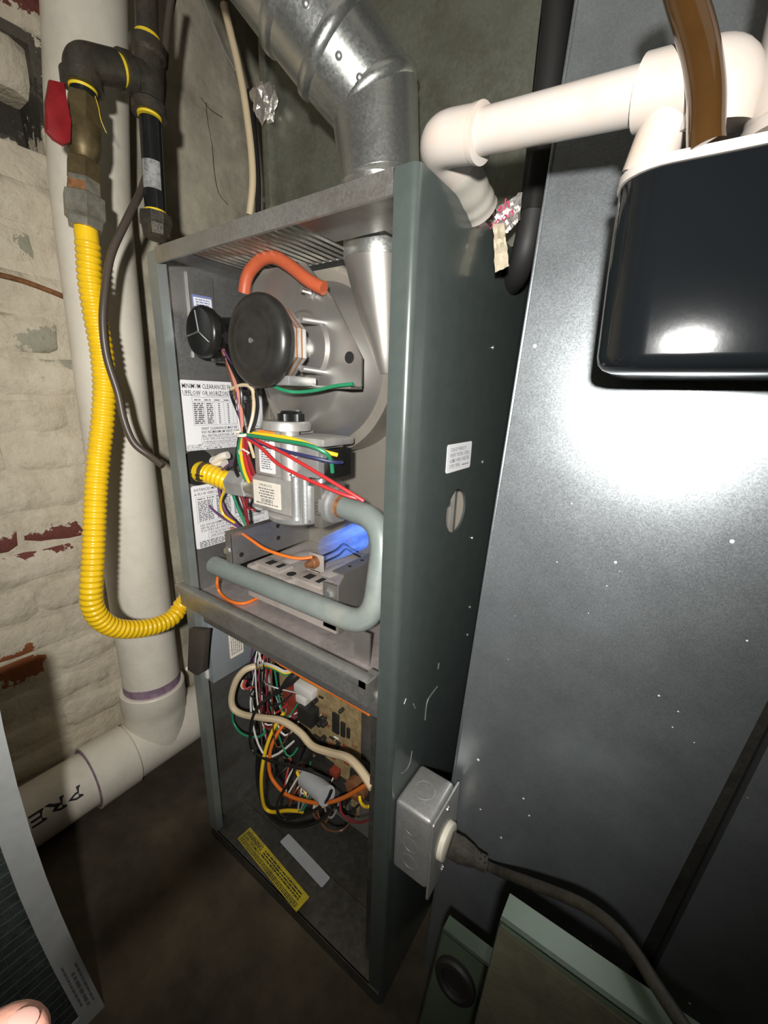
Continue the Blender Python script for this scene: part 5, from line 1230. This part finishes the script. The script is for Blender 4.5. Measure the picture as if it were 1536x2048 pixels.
# ------------------------------------------------------------------ condensate piping and pump
cd = thing('condensate_pipe', (0.53, 0.02, 1.06), 'small white condensate pipe running from the furnace to the black pump', 'pipe')
A, B, C_, E_ = [V(t_) for t_ in [(0.4410, 0.0300, 1.1290), (0.4869, 0.0250, 1.1196), (0.6010, 0.0120, 1.1041), (0.6399, 0.0080, 1.0980)]]
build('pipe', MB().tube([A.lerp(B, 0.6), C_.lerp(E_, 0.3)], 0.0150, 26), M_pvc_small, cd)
back = V((A.x + 0.004, A.y + 0.042, A.z - 0.006))
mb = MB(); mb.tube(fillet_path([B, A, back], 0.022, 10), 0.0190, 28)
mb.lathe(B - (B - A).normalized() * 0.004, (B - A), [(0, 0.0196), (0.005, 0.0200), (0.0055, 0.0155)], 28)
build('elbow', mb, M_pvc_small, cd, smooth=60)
dirn = (E_ - C_).normalized(); Fd = V([(0.6361, 0.0180, 1.0609)][0])
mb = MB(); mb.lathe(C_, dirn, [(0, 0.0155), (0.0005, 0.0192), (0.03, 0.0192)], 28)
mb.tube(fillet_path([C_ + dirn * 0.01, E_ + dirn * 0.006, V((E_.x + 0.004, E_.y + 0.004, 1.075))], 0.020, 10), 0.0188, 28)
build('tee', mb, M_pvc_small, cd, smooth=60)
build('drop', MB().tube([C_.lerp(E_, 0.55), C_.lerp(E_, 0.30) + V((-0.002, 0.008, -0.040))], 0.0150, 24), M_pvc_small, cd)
tw = thing('taped_fitting', (0.465, 0.13, 1.07), 'grey tape-wrapped fitting under the white elbow behind the furnace edge', 'fitting')
pts = [back - V((0, 0.004, 0)), back + V((0.002, 0.030, -0.010)), back + V((0.004, 0.048, -0.018))]
build('wrap', MB().tube(smooth_path(pts, 8), [0.0185 + 0.0005 * math.sin(i * 1.25) for i in range(17)], 22), M_wrap, tw, smooth=60)
wp = thing('white_riser', (0.684, 0.022, 1.06), 'white plastic pipe rising at the right edge beside the brown tube', 'pipe')
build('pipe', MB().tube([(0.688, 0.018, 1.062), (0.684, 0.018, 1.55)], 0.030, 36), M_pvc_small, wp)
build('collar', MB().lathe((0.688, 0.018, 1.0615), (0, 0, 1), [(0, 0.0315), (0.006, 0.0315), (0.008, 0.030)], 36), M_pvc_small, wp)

pu = thing('condensate_pump', (0.69, 0.03, 0.93), 'black condensate pump tank with a white lid mounted on the duct', 'pump')
def tank(z, inset):
    pts = []
    x0, x1, y0, y1, r = 0.597 + inset, 0.80 - inset, -0.012 + inset, 0.112, 0.032
    for cx, cy, a0 in ((x0 + r, y0 + r, 180), (x1 - r, y0 + r, 270)):
        for j in range(9):
            a = math.radians(a0 + 90 * j / 8); pts.append(V((cx + r * math.cos(a), cy + r * math.sin(a), z)))
    pts += [V((x1, y1, z)), V((x0, y1, z))]
    return [V((p.x, p.y + 0.09 * (p.x - 0.64) - (0.014 * (1.0515 - p.z) / 0.115 if p.y < 0.1 else 0), p.z)) for p in pts]
mb = MB(); rings = []
for z_, ins in ((0.9350, 0.022), (0.9355, 0.014), (0.9375, 0.0085), (0.941, 0.0055), (0.946, 0.0042), (1.00, 0.0018), (1.0515, 0.0)):
    rings.append([mb.bm.verts.new(c) for c in tank(z_, ins)])
for i in range(len(rings) - 1):
    n_ = len(rings[i])
    for k in range(n_): mb.bm.faces.new((rings[i][k], rings[i][(k + 1) % n_], rings[i + 1][(k + 1) % n_], rings[i + 1][k]))
mb.bm.faces.new(rings[0][::-1]); mb.bm.faces.new(rings[-1])
build('tank', mb, M_black_gloss, pu, smooth=60)
mb = MB(); lo = [mb.bm.verts.new(c) for c in tank(1.0517, -0.0012)]; hi = [mb.bm.verts.new(c) for c in tank(1.0575, -0.0012)]
n_ = len(lo)
for k in range(n_): mb.bm.faces.new((lo[k], lo[(k + 1) % n_], hi[(k + 1) % n_], hi[k]))
mb.bm.faces.new(lo[::-1]); mb.bm.faces.new(hi)
build('lid', mb, M_lid, pu)
build('mounting_tab', MB().prism([(0, 0), (0.010, 0), (0.006, 0.016), (0.003, 0.016)], (0.603, 0.040, 1.0577), (1, 0, 0), (0, 0, 1), (0, 0.004, 0)), M_black, pu)
tag(wire('vinyl_tube', [(0.6101, -0.0080, 1.1519), (0.6190, -0.0080, 1.1315), (0.6293, -0.0080, 1.1083), (0.6369, -0.0080, 1.0858), (0.6408, -0.0080, 1.0658)] + [(0.6425, -0.0075, 1.0580)], 0.0092, M_tube_brown, seg=20),
    'brown-stained clear vinyl tube rising from the black pump', 'tube')

# ------------------------------------------------------------------ junction box, receptacle, plug and cord
jb = thing('junction_box', (0.475, 0.05, 0.28), 'galvanized electrical outlet box screwed to the furnace side', 'electrical box')
mb = MB(); mb.box(0.4452, 0.499, 0.012, 0.082, 0.290, 0.408, 0.006, 3)
bb = build('box', mb, M_galv_box, jb)
for kz in (0.378, 0.349, 0.320):
    mb = MB(); mb.lathe((0.472, 0.0122, kz), (0, -1, 0), [(0, 0.0125), (0.0004, 0.0118), (0.0004, 0.0105), (-0.0004, 0.0098), (-0.0004, 0)], 24)
    build('knockout', mb, M_galv_box, bb)
build('knockout', MB().lathe((0.470, 0.047, 0.4078), (0, 0, 1), [(0, 0.0150), (0.0005, 0.0142), (0.0005, 0.0132), (0.0, 0.0125), (0.0, 0)], 24), M_galv_box, bb)
cv = build('cover_plate', MB().prism(rounded(0.078, 0.132, 0.004), (0.4992, 0.012, 0.274), (0, 1, 0), (0, 0, 1), (0.0035, 0, 0), 0.001), M_galv_box, jb)
build('receptacle', MB().lathe((0.5027, 0.052, 0.340), (1, 0, 0), [(0, 0.0245), (0.0065, 0.0240), (0.0075, 0.0225), (0.0075, 0)], 32), M_ivory, jb)
for sz in (0.394, 0.286): bolt('cover_screw', (0.5027, 0.052, sz), (1, 0, 0), 0.004, 0.002, M_zinc, cv, False)
pg = thing('power_cord', (0.53, 0.06, 0.31), 'grimy black power cord plugged into the ivory outlet and arcing to the lower right', 'cord')
a, b_, c_ = V((0.5105, 0.052, 0.338)), V((0.536, 0.060, 0.332)), V((0.559, 0.066, 0.325))
ax = (c_ - a).normalized(); s_ = ax.cross(V((0, 0, 1))).normalized(); up = s_.cross(ax)
mb = MB(); rings = []
for t_, w_, h_ in ((0, 0.0125, 0.015), (0.016, 0.0125, 0.0155), (0.030, 0.010, 0.0125), (0.036, 0.0085, 0.0095), (0.050, 0.0080, 0.0088)):
    c = a + ax * t_
    rings.append([mb.bm.verts.new(c + s_ * w_ * x_ + up * h_ * y_) for x_, y_ in ((1, .6), (.6, 1), (-.6, 1), (-1, .6), (-1, -.6), (-.6, -1), (.6, -1), (1, -.6))])
for i in range(len(rings) - 1):
    for k in range(8): mb.bm.faces.new((rings[i][k], rings[i][(k + 1) % 8], rings[i + 1][(k + 1) % 8], rings[i + 1][k]))
mb.bm.faces.new(rings[0][::-1]); mb.bm.faces.new(rings[-1])
build('plug_body', mb, M_plug, pg, smooth=45)
tip = a + ax * 0.050
for t_, o_ in ((0.040, 0.004), (0.046, -0.002), (0.040, -0.004), (0.046, 0.006)):
    build('relief_slot', MB().lathe(a + ax * t_ + s_ * o_ + up * 0.0091, up, [(0, 0.0013), (0.0004, 0.0013)], 10), M_hole, pg)
cord = [tip - ax * 0.004, tip + ax * 0.012] + [V(t_) for t_ in [(0.6091, 0.0450, 0.3698), (0.6416, 0.0350, 0.3955), (0.6703, 0.0250, 0.4171), (0.6945, 0.0120, 0.4320), (0.7128, -0.0050, 0.4419), (0.7260, -0.0200, 0.4461), (0.7392, -0.0350, 0.4514), (0.7504, -0.0500, 0.4587)]]
wire('cable', cord, 0.0058, M_cord, pg, seg=12)

# ------------------------------------------------------------------ removed doors leaning at lower right
def door(name, tl, tr, bl, br, t, lip, label):
    th = thing(name, ((bl.x + br.x) / 2, bl.y, 0), label, 'door', 'removed furnace doors')
    n = (tr - tl).cross(bl - tl).normalized()
    if n.y > 0: n = -n
    bk = -n * t
    build('face', MB().hexa([bl, br, br + bk * 0.15, bl + bk * 0.15, tl, tr, tr + bk * 0.15, tl + bk * 0.15]), M_door, th, smooth=0)
    up = (tl - bl).normalized(); rt = (tr - tl).normalized()
    build('top_flange', MB().hexa([tl - up * 0.002, tr - up * 0.002, tr - up * 0.002 + bk, tl - up * 0.002 + bk, tl, tr, tr + bk, tl + bk]), M_door, th, smooth=0)
    build('side_flange', MB().hexa([bl, bl + rt * 0.002, bl + rt * 0.002 + bk, bl + bk, tl - up * 0.0021, tl + rt * 0.002 - up * 0.0021, tl + rt * 0.002 + bk - up * 0.0021, tl + bk - up * 0.0021]), M_door, th, smooth=0)
    return th, n, up, rt
d1, n1, up1, rt1 = door('furnace_door', V((0.531, 0.0, 0.268)), V((0.80, 0.0, 0.275)), V((0.513, -0.042, 0.002)), V((0.79, -0.042, 0.002)), 0.022, 0.02,
                        'green furnace door with a black round grommet leaning by the furnace foot')
gpos = V([(0.5583, -0.0120, 0.2235)][0])
mb = MB(); mb.lathe(gpos, n1, [(-0.003, 0.026), (0.002, 0.0265), (0.005, 0.024), (0.0055, 0.019), (0.003, 0.016), (-0.002, 0.0155), (-0.002, 0)], 36)
build('grommet', mb, M_rubber, d1)
d2, n2, up2, rt2 = door('furnace_door', V((0.605, -0.050, 0.437)), V((0.90, -0.050, 0.440)), V((0.588, -0.135, 0.002)), V((0.89, -0.135, 0.002)), 0.032, 0.02,
                        'front green furnace door with a brown lined face and folded top edge')
o_ = V((0.588, -0.135, 0.002)); e_ = V((0.605, -0.05, 0.437))
build('lining', MB().hexa([o_ + rt2 * 0.001 + n2 * 0.0005, o_ + rt2 * 0.28 + n2 * 0.0005, o_ + rt2 * 0.28 + n2 * 0.003, o_ + rt2 * 0.001 + n2 * 0.003,
                           e_ + rt2 * 0.001 + n2 * 0.0005 - up2 * 0.006, e_ + rt2 * 0.28 + n2 * 0.0005 - up2 * 0.006, e_ + rt2 * 0.28 + n2 * 0.003 - up2 * 0.006, e_ + rt2 * 0.001 + n2 * 0.003 - up2 * 0.006]), M_door_in, d2, smooth=0)
# scrap of wire hanging on the furnace side
tag(wire('stray_wire', [(0.4475, 0.1820, -0.1107), (0.4475, 0.1542, -0.1154), (0.4475, 0.1282, -0.1234), (0.4475, 0.1050, -0.1296)], 0.0012, WIRE['black'], seg=6), 'thin black wire scrap against the furnace side above the green door', 'wire')

# ------------------------------------------------------------------ air filter at lower left
af = thing('air_filter', (0.09, -0.5, 0), 'dirty air filter in a white cardboard frame standing at the lower left', 'filter')
fx0, fx1, fy0, fy1, fz = 0.078, 0.100, -0.246, -0.66, 0.618
fb = 0.027
def fl_(y, z):
    return V((0.0, -0.028 * math.sin(math.pi * z / 0.9), 0))
def strip(y0, y1, z0, z1, x0=fx0, x1=fx1, n=8):
    mb = MB()
    ps_ = [[], []]
    for k in range(n + 1):
        z = z0 + (z1 - z0) * k / n
        ring = [mb.bm.verts.new(V((x, y, z)) + fl_(y, z)) for x, y in ((x0, y0), (x1, y0), (x1, y1), (x0, y1))]
        ps_.append(ring)
    R = ps_[2:]
    for i in range(n):
        for k in range(4): mb.bm.faces.new((R[i][k], R[i][(k + 1) % 4], R[i + 1][(k + 1) % 4], R[i + 1][k]))
    mb.bm.faces.new(R[0][::-1]); mb.bm.faces.new(R[-1]); return mb
fr_ = build('frame_side', strip(fy0, fy0 - fb, 0.0, fz), M_cardboard, af)
build('frame_bottom', strip(fy0 - fb, fy1, 0.0, fb), M_cardboard, af)
build('frame_top', strip(fy0 - fb, fy1, fz - fb, fz), M_cardboard, af)
build('media', strip(fy0 - fb, fy1, fb, fz - fb, 0.080, 0.0965), M_media, af)
mb = MB()
for k in range(34):
    z0 = fb + 0.017 * k; y_ = fy0 - fb
    mb.tube([V((0.097, y_, z0)) + fl_(y_, z0), V((0.097, fy1, z0 + 0.02)) + fl_(fy1, z0)], 0.0006, 4)
for k in range(22):
    y_ = fy0 - fb - 0.006 - 0.017 * k
    mb.tube([V((0.097, y_, fb)) + fl_(y_, fb), V((0.097, y_, fz - fb)) + fl_(y_, fz - fb)], 0.0006, 4)
tag(build('scrim', mb, M_mesh, af), kind='stuff')
p_ = Print((0.1002, fy0 - 0.012, 0.035), (0, -0.05, 1), (0, -1, 0), warp=lambda x, y: V((0.1005, fy0 - 0.020 + y, 0.035 + x)) + fl_(0, 0.035 + x))
p_.scribble(0.0, 0.012, 0.10, 0.004); p_.scribble(0.0, 0.005, 0.085, 0.006); p_.scribble(0.01, -0.001, 0.11, 0.004)
p_.build('lettering', M_ink_grey, fr_)

# ------------------------------------------------------------------ fingertip at the lower left corner
ha = thing('person', (0.545, -0.36, 0.70), 'fingertip of the person holding the phone at the bottom left corner', 'person')
mb = MB()
P_ = [(0.4627, -0.3811, 0.6373), (0.4823, -0.3653, 0.6625), (0.4984, -0.3529, 0.6848), (0.5084, -0.3451, 0.6989), (0.5152, -0.3404, 0.7062), (0.5223, -0.3363, 0.7114)]
mb.tube(smooth_path(P_, 6), [0.0125 - 0.00006 * i for i in range(18)] + [0.0113, 0.0110, 0.0106, 0.0102, 0.0097, 0.0092, 0.0086, 0.0078, 0.0070, 0.0060, 0.0048, 0.0034, 0.0014], 24)
fg = build('finger', mb, M_skin, ha, smooth=80)
mb = MB(); mb.lathe((0.5165, -0.3385, 0.7150), (-0.1, 0.45, 0.88), [(-0.001, 0.0045), (0.0, 0.0043), (0.0004, 0.003), (0.0005, 0)], 16)
build('nail', mb, M_nail, fg)
